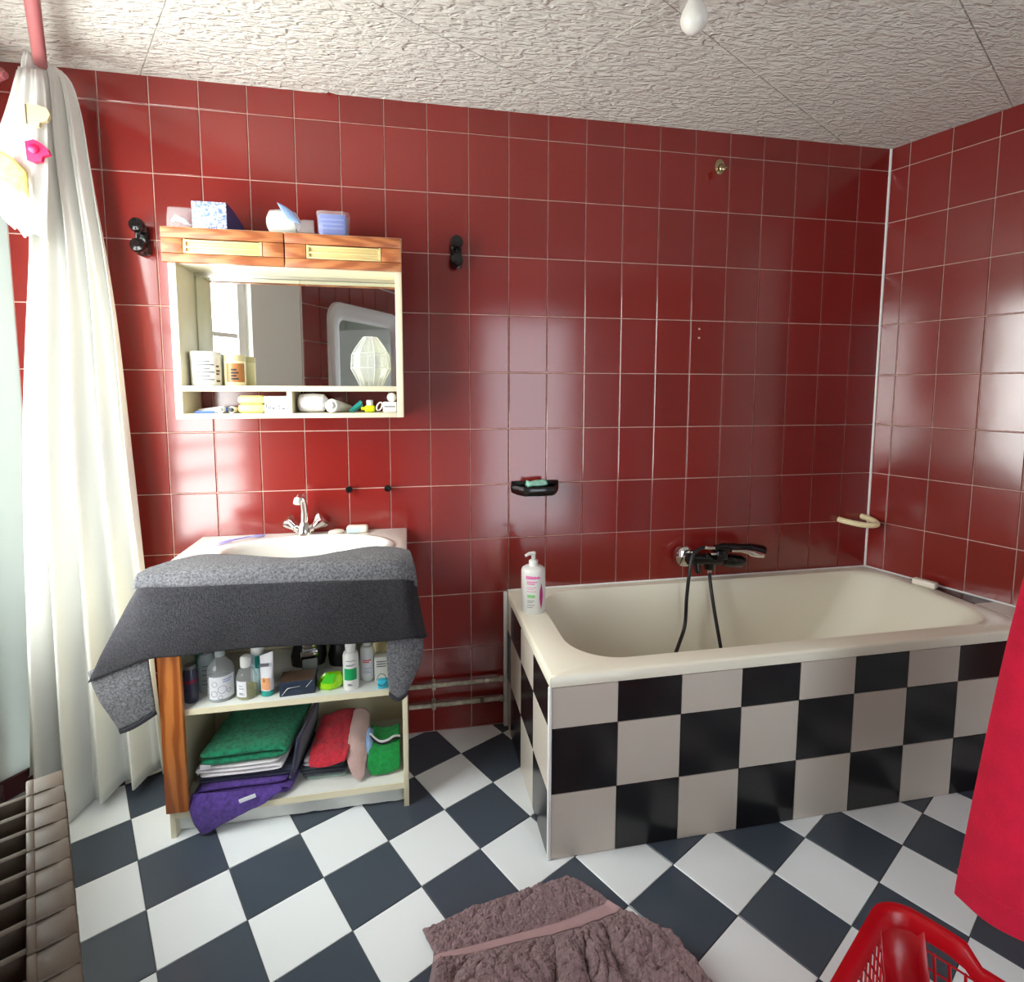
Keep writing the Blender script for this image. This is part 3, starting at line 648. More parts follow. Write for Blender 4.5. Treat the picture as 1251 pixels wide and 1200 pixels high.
xs_ = [-2.80, -2.74, -2.66, -2.60, -2.52, -2.40, -2.28, -2.16, -2.05, -1.96, -1.90, -1.862, -1.832]
for v in range(6):
    t = v / 5; row = []
    for i, x in enumerate(xs_):
        ztop = 0.802 if -2.62 < x < -1.89 else 0.0
        zbot = 0.613 + 0.006 * math.sin(i * 1.3) - 0.014 * (x + 2.6)
        if x >= -2.60 and x <= -1.89:
            y = -0.460 - 0.012 * math.sin(t * PI) - 0.006 * math.sin(i * 1.9 + t); xx = x + (0.03 if x > -1.93 else 0) * t
            z = (0.808 - 0.03 * (x + 2.6)) * (1 - t) + zbot * t
        elif x < -2.60:
            k = (-2.60 - x) / 0.20               # the left end slopes off the corner of the slab
            sx_, sz_ = -2.612 - 0.020 * k, 0.812 - 0.02 * k
            ex_, ez_ = -2.60 - 0.17 * k, 0.600 - 0.045 * k - 0.02 * k * k
            xx = sx_ * (1 - t) + ex_ * t; z = sz_ * (1 - t) + ez_ * t; y = -0.458 + 0.03 * k + 0.012 * math.sin(t * PI) * (-1)
        else:
            k = (x + 1.89) / 0.058
            sx_, sz_ = -1.882 + 0.012 * k, 0.785 - 0.02 * k; ex_, ez_ = -1.862 + 0.026 * k, 0.588 + 0.0 * k
            xx = sx_ * (1 - t) + ex_ * t; z = sz_ * (1 - t) + ez_ * t; y = -0.457 + 0.03 * k
        row.append((xx, y, z))
    dk.append(row)
cloth(dk, 'dark_face', 'terry_dark', tw, 0.006, 2, 0.016, 5)
lf = [[(-2.772, -0.420, 0.562), (-2.73, -0.432, 0.588), (-2.67, -0.440, 0.61), (-2.612, -0.440, 0.63)],
      [(-2.76, -0.418, 0.50), (-2.72, -0.428, 0.52), (-2.665, -0.435, 0.54), (-2.613, -0.43, 0.555)],
      [(-2.735, -0.408, 0.435), (-2.70, -0.42, 0.45), (-2.66, -0.425, 0.475), (-2.612, -0.42, 0.49)],
      [(-2.712, -0.402, 0.375), (-2.685, -0.412, 0.385), (-2.65, -0.42, 0.405), (-2.611, -0.412, 0.428)]]
cloth(lf, 'left_flap', 'terry_grey', tw, 0.006, 3, 0.006, 10)
cloth([[(p[0], p[1] - 0.002, p[2]) for p in lf[3]], [(p[0] - 0.001 + 0.004, p[1] - 0.001, p[2] - 0.012) for p in lf[3]]], 'hem', 'hem_dark', tw, 0.0068, 2)
rf = [[(-1.955, -0.440, 0.625), (-1.92, -0.446, 0.625), (-1.88, -0.446, 0.622), (-1.848, -0.432, 0.605)],
      [(-1.958, -0.435, 0.53), (-1.925, -0.444, 0.525), (-1.89, -0.446, 0.52), (-1.846, -0.435, 0.535)],
      [(-1.955, -0.428, 0.47), (-1.928, -0.436, 0.455), (-1.90, -0.438, 0.46), (-1.868, -0.43, 0.48)],
      [(-1.952, -0.42, 0.42), (-1.932, -0.428, 0.40), (-1.915, -0.43, 0.402), (-1.895, -0.425, 0.42)]]
cloth(rf, 'right_flap', 'terry_grey', tw, 0.006, 3, 0.006, 10)
cloth([[(p[0], p[1] - 0.002, p[2]) for p in rf[3]], [(p[0] - 0.001, p[1] - 0.001, p[2] - 0.012) for p in rf[3]]], 'hem', 'hem_dark', tw, 0.0068, 2)

# things on the basin ledge
mb = MB(); mb.lathe([(0.002, 0.0), (0.024, 0.001), (0.029, 0.006), (0.025, 0.012), (0.012, 0.015), (0.002, 0.0155)], 20, T(-2.145, -0.038, BZ, 0.3), 1.0, 0.62); tag(mb.build('soap_sliver', 'soap_white'), 'small worn white soap sliver beside the basin tap', 'soap')
sb = thing('soap_bar', 'white and aqua soap bar on the basin ledge', 'soap', (-2.072, -0.035, BZ))
mb = MB(); mb.box(-0.038, 0.038, -0.020, 0.020, 0, 0.026, 0.009, T(-2.07, -0.034, BZ, -0.05), 3); sub(mb, 'bar', 'soap_white', sb)
mb = MB(); mb.box(-0.036, 0.010, -0.0208, -0.0195, 0.004, 0.022, 0.0, T(-2.07, -0.034, BZ, -0.05)); sub(mb, 'wrapper', 'paleaqua_plastic', sb, smooth=False)
mb = MB(); bz = BZ + 0.0095
mb.tube([(-2.52, -0.128, bz - 0.006), (-2.487, -0.106, bz), (-2.452, -0.082, bz), (-2.43, -0.066, bz), (-2.392, -0.04, bz - 0.006)], 0.0035, 8, smooth=3)
mb.tube([(-2.43, -0.066, bz), (-2.405, -0.063, bz + 0.001), (-2.386, -0.044, bz), (-2.398, -0.036, bz - 0.003), (-2.42, -0.052, bz)], 0.0022, 8, smooth=3)
mb.tube([(-2.52, -0.128, bz - 0.006), (-2.505, -0.134, bz - 0.003), (-2.475, -0.112, bz), (-2.487, -0.100, bz), (-2.515, -0.116, bz - 0.004)], 0.0022, 8, smooth=3)
tag(mb.build('hair_clip', 'lilac'), 'thin lilac wire hair clip lying on basin edge', 'hair clip')

# ------------------------------------------------------------------ bottles and boxes on the middle shelf
SZ = 0.4022
FA = -1.25          # direction of the camera as seen from the shelf
def bottle(name, label, cat, x, y, prof, material, cap=None, capmat='white_plastic', sx=1.0, sy=1.0, rz=0.0, z=SZ, group=None, parts=(), bname='bottle_body', n=24):
    root = thing(name, label, cat, (x, y, z), group); m_ = T(x, y, z, rz)
    mb = MB(); mb.lathe(prof, n, m_, sx, sy); sub(mb, bname, material, root)
    if cap: mb = MB(); mb.lathe(cap, n, m_, min(sx, 1), min(sx, 1)); sub(mb, 'cap', capmat, root)
    for (pn, pm, r, a0, a1, z0, z1) in parts:
        mb = MB(); mb.patch(r, a0, a1, z0, z1, 10, m_, sx, sy); sub(mb, pn, pm, root)
    return root, m_
def lines(root, m_, r, a0, a1, zs, h, pm, sx=1, sy=1, name='print_line'):
    for k, z in enumerate(zs):
        mb = MB(); mb.patch(r, a0, a1 - (a1 - a0) * 0.25 * (k % 2), z, z + h, 6, m_, sx, sy); sub(mb, name, pm, root)
# large clear pump bottle with white label
b, m_ = bottle('hand_soap_bottle', 'large clear pump bottle with white bubble label at shelf front', 'bottle', -2.462, -0.325, [(0.034, 0), (0.038, 0.004), (0.038, 0.085), (0.034, 0.105), (0.018, 0.125), (0.011, 0.130), (0.011, 0.138)], 'clear_plastic', [(0.014, 0.134), (0.014, 0.158), (0.006, 0.160), (0.006, 0.172)], 'milky_plastic', parts=[('label', 'label_white', 0.0386, FA - 1.0, FA + 1.1, 0.012, 0.082)])
mb = MB(); mb.lathe([(0.030, 0.002), (0.0365, 0.005), (0.0365, 0.060), (0.002, 0.0602)], 20, m_); sub(mb, 'liquid', 'milky_plastic', b)
mb = MB(); mb.tube([m_ @ Vector((0.0, 0, 0.172)), m_ @ Vector((-0.01, -0.02, 0.174)), m_ @ Vector((-0.014, -0.03, 0.168))], 0.006, 8); sub(mb, 'pump_head', 'milky_plastic', b)
lines(b, m_, 0.0389, FA + 0.1, FA + 0.85, [0.070, 0.064], 0.0025, 'print_blue')
for (aa, zz, rr) in ((0.05, 0.042, 0.012), (-0.55, 0.030, 0.009), (0.55, 0.034, 0.006), (-0.1, 0.018, 0.006), (-0.5, 0.06, 0.008)):
    pts = []
    for i in range(17):
        an = 2 * PI * i / 16; a = FA + aa + rr * math.cos(an) / 0.0388; pts.append(m_ @ Vector((0.0390 * math.cos(a), 0.0390 * math.sin(a), zz + rr * math.sin(an))))
    mb = MB(); mb.tube(pts, 0.0005, 5, cap=False); sub(mb, 'bubble_print', 'print_grey', b)
# clear pump bottle behind it
b, m_ = bottle('lotion_pump_bottle', 'clear pump bottle with grey print behind the bubble label bottle', 'bottle', -2.518, -0.275, [(0.022, 0), (0.025, 0.004), (0.025, 0.105), (0.018, 0.122), (0.009, 0.126), (0.009, 0.13)], 'milky_plastic', [(0.013, 0.128), (0.013, 0.142), (0.006, 0.145), (0.006, 0.17)], 'white_plastic')
lines(b, m_, 0.0254, FA - 0.6, FA + 0.5, [0.03, 0.042, 0.06, 0.075, 0.088], 0.003, 'print_grey')
mb = MB(); mb.tube([m_ @ Vector((0.0, 0, 0.168)), m_ @ Vector((0.008, -0.022, 0.168)), m_ @ Vector((0.01, -0.03, 0.162))], 0.006, 8); sub(mb, 'pump_head', 'white_plastic', b)
# small clear bottle with yellow liquid
b, m_ = bottle('tonic_bottle', 'small clear bottle with white cap and yellow liquid', 'bottle', -2.386, -0.335, [(0.026, 0), (0.029, 0.003), (0.029, 0.068), (0.022, 0.086), (0.011, 0.094), (0.011, 0.1)], 'clear_plastic', [(0.0155, 0.098), (0.0165, 0.101), (0.0165, 0.126), (0.012, 0.131), (0.002, 0.132)], 'white_plastic', parts=[('label', 'label_white', 0.0294, FA - 1.3, FA - 0.1, 0.012, 0.062)])
mb = MB(); mb.lathe([(0.024, 0.002), (0.0275, 0.004), (0.0275, 0.032), (0.002, 0.0322)], 20, m_); sub(mb, 'liquid', 'yellow_liquid', b)
lines(b, m_, 0.0297, FA - 0.85, FA - 0.35, [0.02, 0.024, 0.038, 0.046], 0.002, 'print_grey')
# tall white and teal bottle
b, m_ = bottle('teal_print_bottle', 'white and teal bottle standing behind the yellow tonic', 'bottle', -2.362, -0.29, [(0.020, 0), (0.023, 0.003), (0.022, 0.11), (0.019, 0.118), (0.017, 0.12)], 'paleaqua_plastic', [(0.020, 0.118), (0.020, 0.165), (0.017, 0.168), (0.002, 0.168)], 'white_plastic', parts=[('print_panel', 'teal_plastic', 0.0229, FA - 0.5, FA + 0.2, 0.075, 0.115)])
# tube standing on its green cap
tb = thing('face_cream_tube', 'white cream tube with orange drop standing on green cap', 'tube', (-2.325, -0.335, SZ))
g = []
for zz, a, bb in ((0.018, 0.0195, 0.0165), (0.04, 0.0205, 0.0155), (0.08, 0.0215, 0.010), (0.115, 0.0225, 0.004), (0.132, 0.023, 0.0012)):
    g.append([tuple(T(-2.326, -0.335, SZ, -0.35) @ Vector((a * math.cos(2 * PI * i / 20), bb * math.sin(2 * PI * i / 20), zz + (0.010 * math.cos(2 * PI * i / 20) if zz > 0.1 else 0)))) for i in range(20)])
mb = MB(); mb.grid(g, closed=True); mb.f.append(tuple(range(len(mb.v) - 20, len(mb.v)))); sub(mb, 'tube_body', 'label_white', tb)
mb = MB(); mb.lathe([(0.019, 0), (0.0195, 0.002), (0.0195, 0.017), (0.015, 0.019)], 20, T(-2.326, -0.335, SZ, -0.35), 1.0, 0.86); sub(mb, 'cap', 'teal_plastic', tb)
tm = T(-2.326, -0.335, SZ, -0.35)
mb = MB(); mb.add([(0.004 * math.cos(2 * PI * i / 12) * (1.0), -0.0150 - 0.0022 + 0.0001 * i * 0, 0.052 + 0.006 * math.sin(2 * PI * i / 12) + (0.005 if i == 3 else 0)) for i in range(12)], [tuple(range(12))], tm); sub(mb, 'drop_print', 'amber', tb, smooth=False)
mb = MB(); mb.add([(-0.016, -0.0155, 0.094), (0.016, -0.0135, 0.098), (0.016, -0.0115, 0.108), (-0.016, -0.0135, 0.104)], [(0, 1, 2, 3)], tm); sub(mb, 'print_panel', 'print_grey', tb, smooth=False)
mb = MB(); mb.patch(0.0212, -PI / 2 - 0.5, -PI / 2 + 0.9, 0.022, 0.060, 8, tm, 1, 0.80); sub(mb, 'tint_panel', 'print_orange', tb)
# spray can at the left
b, m_ = bottle('spray_can', 'dark spray can with red band beside the oak post', 'spray can', -2.545, -0.33, [(0.018, 0), (0.0195, 0.003), (0.0195, 0.095), (0.016, 0.104)], 'can_dark', [(0.015, 0.104), (0.015, 0.115), (0.002, 0.116)], 'grey_metalpaint', parts=[('band', 'can_band', 0.0198, FA - 1.4, FA + 1.4, 0.062, 0.072)])
b, m_ = bottle('teal_jar', 'dark teal bottle at the back behind spray can', 'bottle', -2.548, -0.20, [(0.026, 0), (0.028, 0.004), (0.028, 0.12), (0.015, 0.14), (0.015, 0.15)], 'teal_plastic', [(0.018, 0.15), (0.018, 0.18), (0.002, 0.181)], 'navy_card')
# flat navy box
bx = thing('navy_box', 'flat dark navy box lying beside lime packet', 'box', (-2.235, -0.33, SZ)); m_ = T(-2.236, -0.325, SZ, 0.06)
mb = MB(); mb.box(-0.052, 0.052, -0.035, 0.035, 0, 0.046, 0.0015, m_); sub(mb, 'carton', 'navy_card', bx)
mb = MB(); mb.tube([m_ @ Vector((-0.046, -0.0356, 0.004)), m_ @ Vector((-0.028, -0.0356, 0.026)), m_ @ Vector((0.008, -0.0356, 0.029))], 0.0007, 6); mb.tube([m_ @ Vector((0.026, -0.0356, 0.024)), m_ @ Vector((0.044, -0.0356, 0.044))], 0.0007, 6); sub(mb, 'silver_line', 'brushed_metal', bx)
mb = MB(); mb.box(-0.05, 0.05, -0.034, 0.034, 0.046, 0.0465, 0, m_); sub(mb, 'lid_panel', 'print_brown', bx, smooth=False)
# hair clipper and its black pouch
hc = thing('hair_clipper', 'silver and black hair clipper leaning behind navy box', 'clipper', (-2.215, -0.245, SZ)); m_ = T(-2.215, -0.235, SZ + 0.049, 0.1, 0.12)
mb = MB(); mb.box(-0.024, 0.024, -0.016, 0.016, -0.046, 0.05, 0.006, m_); sub(mb, 'handle', 'grey_metalpaint', hc)
mb = MB(); mb.box(-0.021, 0.021, -0.018, 0.012, 0.05, 0.085, 0.004, m_); mb.box(-0.027, 0.027, -0.022, -0.014, 0.018, 0.046, 0.003, m_); sub(mb, 'clipper_head', 'chrome', hc)
mb = MB(); mb.box(-0.016, 0.016, -0.014, 0.01, 0.085, 0.11, 0.004, m_); sub(mb, 'cutter', 'black_rubber', hc)
g = []
for zz, a, bb in ((0.0, 0.055, 0.03), (0.03, 0.06, 0.034), (0.09, 0.05, 0.028), (0.15, 0.038, 0.02), (0.19, 0.03, 0.010)):
    g.append([(-2.235 + a * math.cos(2 * PI * i / 20) + 0.10 * zz, -0.155 + bb * math.sin(2 * PI * i / 20), SZ + zz) for i in range(20)])
mb = MB(); mb.grid(g, closed=True); mb.f.append(tuple(range(19, -1, -1))); mb.f.append(tuple(range(len(mb.v) - 20, len(mb.v)))); tag(mb.build('black_pouch', 'black_rubber'), 'black soft pouch standing behind the hair clipper', 'pouch')
g = []
for zz, a, bb in ((0.0, 0.045, 0.03), (0.03, 0.05, 0.034), (0.07, 0.04, 0.026), (0.088, 0.02, 0.012)):
    g.append([(-2.118 + a * math.cos(2 * PI * i / 20), -0.17 + bb * math.sin(2 * PI * i / 20), SZ + zz) for i in range(20)])
mb = MB(); mb.grid(g, closed=True); mb.f.append(tuple(range(19, -1, -1))); mb.f.append(tuple(range(len(mb.v) - 20, len(mb.v)))); tag(mb.build('cloth_bundle', 'black_rubber'), 'rounded black cloth bundle behind the lime packet', 'bundle')
# lime packet
g = []
for zz, a, bb in ((0.0, 0.034, 0.026), (0.008, 0.041, 0.031), (0.024, 0.040, 0.029), (0.034, 0.032, 0.022), (0.042, 0.024, 0.012)):
    g.append([(-2.142 + a * math.cos(2 * PI * i / 22) * (1 + 0.14 * noise.noise((i * 0.9, zz * 90, 2))) + 0.25 * zz, -0.322 + bb * math.sin(2 * PI * i / 22) * (1 + 0.2 * noise.noise((i * 0.8, zz * 70, 5))), SZ + zz * (1 + 0.25 * noise.noise((i * 0.6, 7, 3)))) for i in range(22)])
lpk = thing('lime_packet', 'crumpled lime green foil packet on the shelf', 'packet', (-2.14, -0.322, SZ))
mb = MB(); mb.grid(g, closed=True); mb.f.append(tuple(range(21, -1, -1))); mb.f.append(tuple(range(len(mb.v) - 22, len(mb.v)))); sub(mb, 'foil_pack', 'lime_foil', lpk, angle=25)
mb = MB(); mb.add([(-2.165, -0.352, SZ + 0.026), (-2.128, -0.354, SZ + 0.024), (-2.122, -0.336, SZ + 0.046), (-2.15, -0.336, SZ + 0.047)], [(0, 1, 2, 3)]); sub(mb, 'fold_flap', 'lime_dark', lpk, smooth=False)
# white bottle, green label
b, m_ = bottle('green_label_bottle', 'white bottle with a green label block', 'bottle', -2.074, -0.34, [(0.023, 0), (0.0245, 0.003), (0.0245, 0.108), (0.021, 0.118), (0.014, 0.123)], 'white_plastic', [(0.0145, 0.121), (0.0155, 0.124), (0.0165, 0.140), (0.0145, 0.155), (0.002, 0.157)], 'white_plastic', parts=[('label', 'print_green', 0.0249, -1.55 - 0.85, -1.55 + 0.85, 0.034, 0.072)])
lines(b, m_, 0.0250, -2.1, -0.9, [0.083, 0.080, 0.096], 0.0018, 'print_grey'); lines(b, m_, 0.0250, -1.9, -1.3, [0.016, 0.020], 0.0025, 'print_grey')
# white bottle, red print
b, m_ = bottle('red_print_bottle', 'white bottle with red lettering beside the green label bottle', 'bottle', -2.026, -0.295, [(0.021, 0), (0.0235, 0.003), (0.0235, 0.098), (0.019, 0.112), (0.012, 0.116)], 'white_plastic', [(0.0125, 0.115), (0.0125, 0.14), (0.002, 0.141)], 'white_plastic', parts=[('label', 'label_white', 0.0238, -2.4, -0.7, 0.02, 0.09)])
lines(b, m_, 0.0241, -2.15, -0.95, [0.070, 0.064], 0.004, 'print_red'); lines(b, m_, 0.0241, -2.1, -1.0, [0.03, 0.036, 0.044], 0.0015, 'print_grey')
# cream bottle and carton
b, m_ = bottle('cream_bottle', 'cream coloured bottle at the back near the right panel', 'bottle', -1.985, -0.225, [(0.024, 0), (0.026, 0.004), (0.026, 0.14), (0.02, 0.155), (0.012, 0.16)], 'warm_plastic', [(0.014, 0.158), (0.014, 0.178), (0.002, 0.179)], 'warm_plastic')
bx = thing('white_carton', 'small white carton beneath the towel flap', 'box', (-1.98, -0.31, SZ))
mb = MB(); mb.box(-2.002, -1.955, -0.325, -0.285, SZ, SZ + 0.082, 0.001); sub(mb, 'carton', 'white_plastic', bx)
mb = MB()
for k in range(3): mb.box(-1.995, -1.965, -0.3256, -0.325, SZ + 0.05 + 0.008 * k, SZ + 0.053 + 0.008 * k)
sub(mb, 'print_line', 'print_grey', bx, smooth=False)
b, m_ = bottle('white_pill_bottle', 'small white bottle standing on the shelf behind white carton', 'bottle', -1.945, -0.24, [(0.016, 0), (0.018, 0.003), (0.018, 0.12), (0.014, 0.126)], 'white_plastic', [(0.016, 0.125), (0.016, 0.15), (0.002, 0.151)], 'white_plastic')
cl = thing('blue_clip_case', 'small bright blue case with black wire at shelf edge', 'case', (-1.972, -0.365, SZ))
mb = MB(); mb.box(-1.99, -1.956, -0.373, -0.352, SZ, SZ + 0.028, 0.004); sub(mb, 'case', 'cyan_plastic', cl)
mb = MB(); mb.tube([(-1.99, -0.374, SZ + 0.02), (-1.978, -0.376, SZ + 0.012), (-1.962, -0.376, SZ + 0.026), (-1.968, -0.372, SZ + 0.046), (-1.984, -0.370, SZ + 0.048), (-1.993, -0.372, SZ + 0.03)], 0.0009, 6, smooth=5); sub(mb, 'wire', 'black_rubber', cl)

# ------------------------------------------------------------------ folded towels on the lower shelf
S2 = 0.0822
def folded(mb, x0, x1, y0, y1, z0, th, layers, seed, sk=0.0, slope=0.0):
    # one continuous cloth zig-zagged in layers; the folds show at the front
    path = []; r = th * 0.52
    for k in range(layers):
        z = z0 + th * (k + 0.5); a, b = (x0 + r, x1 - r) if k % 2 == 0 else (x1 - r, x0 + r)
        for i in range(6): path.append((a + (b - a) * i / 5, z))
        if k < layers - 1:
            e = b + (r if k % 2 == 0 else -r); path.append((e, z + th * 0.5))
    ny = 9; hw = th * 0.42; rows = []
    for j in range(ny):
        t = j / (ny - 1); y = y0 + (y1 - y0) * t; row = []
        up_, dn_ = [], []
        for i, (x, z) in enumerate(path):
            px_, pz_ = path[max(i - 1, 0)]; nx_, nz_ = path[min(i + 1, len(path) - 1)]
            d = Vector((nx_ - px_, 0, nz_ - pz_)).normalized(); n_ = Vector((-d.z, 0, d.x))
            q = noise.noise((x * 9 + seed, y * 9, z * 20)) * 0.004
            base = Vector((x + sk * t + q, y + 0.006 * noise.noise((x * 14, seed, z * 25)), z + slope * t + q * 0.5 * (0 if z < z0 + th else 1)))
            up_.append(base + n_ * hw); dn_.append(base - n_ * hw)
        rows.append(up_ + dn_[::-1])
    nn = len(rows[0]); mb.grid(rows, closed=True); o_ = len(mb.v) - nn * ny; h = nn // 2
    for base in (o_, o_ + nn * (ny - 1)):
        for i in range(h - 1): mb.f.append((base + i, base + i + 1, base + nn - 2 - i, base + nn - 1 - i))
def towel(name, label, x0, x1, y0, y1, z0, th, layers, material, seed, group=None, sk=0.03, extra=None):
    mb = MB(); folded(mb, x0, x1, y0, y1, z0, th, layers, seed, sk)
    root = thing(name, label, 'towel', ((x0 + x1) / 2, (y0 + y1) / 2, z0), group)
    subsurf(sub(mb, 'folded_cloth', material, root, angle=180), 1); return root
pu = towel('purple_towel', 'folded purple towel at the bottom of the stack, corner hanging down', -2.545, -2.262, -0.362, -0.07, S2, 0.017, 3, 'terry_purple', 1)
drp = [[(-2.543, -0.372, 0.128), (-2.49, -0.376, 0.128), (-2.43, -0.376, 0.122), (-2.36, -0.374, 0.118), (-2.29, -0.37, 0.116)],
       [(-2.548, -0.383, 0.112), (-2.49, -0.392, 0.105), (-2.43, -0.390, 0.098), (-2.36, -0.388, 0.098), (-2.28, -0.382, 0.108)],
       [(-2.543, -0.39, 0.078), (-2.495, -0.398, 0.066), (-2.445, -0.396, 0.064), (-2.38, -0.392, 0.080), (-2.31, -0.386, 0.098)],
       [(-2.53, -0.392, 0.036), (-2.50, -0.398, 0.026), (-2.455, -0.396, 0.044), (-2.39, -0.392, 0.068), (-2.33, -0.387, 0.088)],
       [(-2.516, -0.391, 0.010), (-2.502, -0.394, 0.008), (-2.462, -0.394, 0.034), (-2.395, -0.391, 0.062), (-2.335, -0.387, 0.084)]]
o = cloth(drp, 'hanging_corner', 'terry_purple', pu, 0.008, 3, 0.012, 14)
mb = MB(); mb.box(-0.024, 0.024, -0.001, 0.001, -0.006, 0.006, 0, T(-2.38, -0.401, 0.112, 0.05, 0, -0.25)); sub(mb, 'care_tag', 'label_white', pu, smooth=False)
nv = towel('navy_towel', 'folded navy towel between purple and white towels', -2.552, -2.262, -0.348, -0.07, S2 + 0.0525, 0.011, 2, 'terry_navy', 2)
towel('white_towel', 'folded white towel under the green towel', -2.54, -2.288, -0.358, -0.08, S2 + 0.076, 0.0125, 3, 'terry_white', 3)
gt = towel('green_towel', 'folded thick green terry towel on top of the stack', -2.545, -2.272, -0.362, -0.06, S2 + 0.115, 0.0235, 2, 'terry_green', 4, sk=0.035)
mb = MB(); mb.box(-0.014, 0.014, -0.001, 0.001, -0.008, 0.008, 0, T(-2.505, -0.368, S2 + 0.124, 0.0, 0.3, 0.15)); sub(mb, 'care_tag', 'label_white', gt, smooth=False)
navy_side = [[(-2.268, -0.345, 0.12), (-2.255, -0.345, 0.16), (-2.25, -0.335, 0.20), (-2.245, -0.32, 0.235)], [(-2.25, -0.25, 0.12), (-2.24, -0.25, 0.16), (-2.235, -0.25, 0.20), (-2.232, -0.25, 0.238)], [(-2.235, -0.1, 0.12), (-2.225, -0.1, 0.16), (-2.22, -0.1, 0.20), (-2.218, -0.1, 0.238)]]
o = cloth(navy_side, 'side_fold', 'terry_navy', nv, 0.010, 2, 0.0, 10)
# small cloths on the right
towel('mint_cloth', 'folded pale mint cloth at the bottom of the small stack', -2.235, -2.105, -0.315, -0.12, S2, 0.009, 2, 'cloth_mint', 5)
towel('slate_cloth', 'folded dark slate cloth on the mint cloth', -2.245, -2.098, -0.325, -0.12, S2 + 0.0185, 0.011, 3, 'cloth_slate', 6)
towel('grey_cloth', 'crumpled light grey cloth under the red cloth', -2.243, -2.105, -0.325, -0.12, S2 + 0.052, 0.0125, 2, 'cloth_grey', 7)
def sheet(name, label, cat, rows, material, th=0.007, wr=0.022, fs=22, part='cloth_sheet'):
    r0 = rows[-1][0]; root = thing(name, label, cat, tuple(r0)); cloth(rows, part, material, root, th, 3, wr, fs); return root
zc_ = S2 + 0.082
sheet('red_cloth', 'red washcloth draped over the small stack', 'cloth', [
  [(-2.195, -0.13, zc_ + 0.028), (-2.15, -0.125, zc_ + 0.036), (-2.11, -0.125, zc_ + 0.04), (-2.075, -0.13, zc_ + 0.034)],
  [(-2.205, -0.20, zc_ + 0.016), (-2.155, -0.20, zc_ + 0.030), (-2.11, -0.20, zc_ + 0.032), (-2.078, -0.20, zc_ + 0.026)],
  [(-2.212, -0.28, zc_ + 0.006), (-2.17, -0.285, zc_ + 0.016), (-2.12, -0.285, zc_ + 0.018), (-2.085, -0.28, zc_ + 0.014)],
  [(-2.214, -0.325, zc_ - 0.004), (-2.175, -0.333, zc_ + 0.002), (-2.13, -0.335, zc_ + 0.003), (-2.092, -0.33, zc_ + 0.003)],
  [(-2.210, -0.338, zc_ - 0.018), (-2.175, -0.345, zc_ - 0.022), (-2.13, -0.347, zc_ - 0.016), (-2.098, -0.342, zc_ - 0.008)]], 'cloth_red')
sheet('pink_cloth', 'dusty pink washcloth with edge hanging to the shelf', 'cloth', [
  [(-2.085, -0.16, S2 + 0.128), (-2.068, -0.15, S2 + 0.136), (-2.048, -0.15, S2 + 0.13), (-2.036, -0.155, S2 + 0.11)],
  [(-2.092, -0.24, S2 + 0.108), (-2.066, -0.235, S2 + 0.118), (-2.046, -0.235, S2 + 0.11), (-2.034, -0.24, S2 + 0.085)],
  [(-2.098, -0.315, S2 + 0.084), (-2.07, -0.318, S2 + 0.092), (-2.048, -0.315, S2 + 0.078), (-2.036, -0.31, S2 + 0.058)],
  [(-2.092, -0.346, S2 + 0.060), (-2.070, -0.350, S2 + 0.050), (-2.052, -0.346, S2 + 0.04), (-2.040, -0.338, S2 + 0.034)],
  [(-2.072, -0.352, S2 + 0.020), (-2.060, -0.355, S2 + 0.009), (-2.050, -0.352, S2 + 0.007), (-2.043, -0.346, S2 + 0.016)]], 'cloth_pink', 0.008, 0.010)
sheet('pale_blue_cloth', 'pale blue cloth squeezed between pink and green cloths', 'cloth', [
  [(-2.038, -0.22, S2 + 0.095), (-2.026, -0.215, S2 + 0.10), (-2.018, -0.22, S2 + 0.085)],
  [(-2.038, -0.28, S2 + 0.09), (-2.026, -0.285, S2 + 0.095), (-2.018, -0.28, S2 + 0.075)],
  [(-2.036, -0.305, S2 + 0.05), (-2.028, -0.308, S2 + 0.045), (-2.020, -0.30, S2 + 0.04)],
  [(-2.032, -0.30, S2 + 0.012), (-2.026, -0.302, S2 + 0.010), (-2.020, -0.296, S2 + 0.010)]], 'cloth_blue', 0.007, 0.0)
gc = sheet('green_cloth', 'bright green washcloth with white and black edging', 'cloth', [
  [(-2.022, -0.19, S2 + 0.090), (-1.995, -0.185, S2 + 0.070), (-1.965, -0.19, S2 + 0.072), (-1.93, -0.19, S2 + 0.084)],
  [(-2.022, -0.24, S2 + 0.088), (-1.995, -0.24, S2 + 0.070), (-1.965, -0.245, S2 + 0.072), (-1.928, -0.24, S2 + 0.080)],
  [(-2.026, -0.295, S2 + 0.068), (-1.995, -0.305, S2 + 0.058), (-1.96, -0.305, S2 + 0.062), (-1.926, -0.295, S2 + 0.064)],
  [(-2.034, -0.33, S2 + 0.034), (-2.0, -0.336, S2 + 0.030), (-1.96, -0.332, S2 + 0.032), (-1.926, -0.318, S2 + 0.034)],
  [(-2.018, -0.334, S2 + 0.010), (-1.998, -0.340, S2 + 0.007), (-1.962, -0.334, S2 + 0.008), (-1.93, -0.322, S2 + 0.012)]], 'cloth_green', 0.009, 0.010)
ep = [(-2.026, -0.25, S2 + 0.097), (-2.010, -0.262, S2 + 0.086), (-1.99, -0.268, S2 + 0.076), (-1.965, -0.268, S2 + 0.079), (-1.945, -0.262, S2 + 0.086), (-1.926, -0.258, S2 + 0.082)]
mb = MB(); mb.tube(ep, 0.0042, 8, smooth=5); sub(mb, 'white_edging', 'label_white', gc)
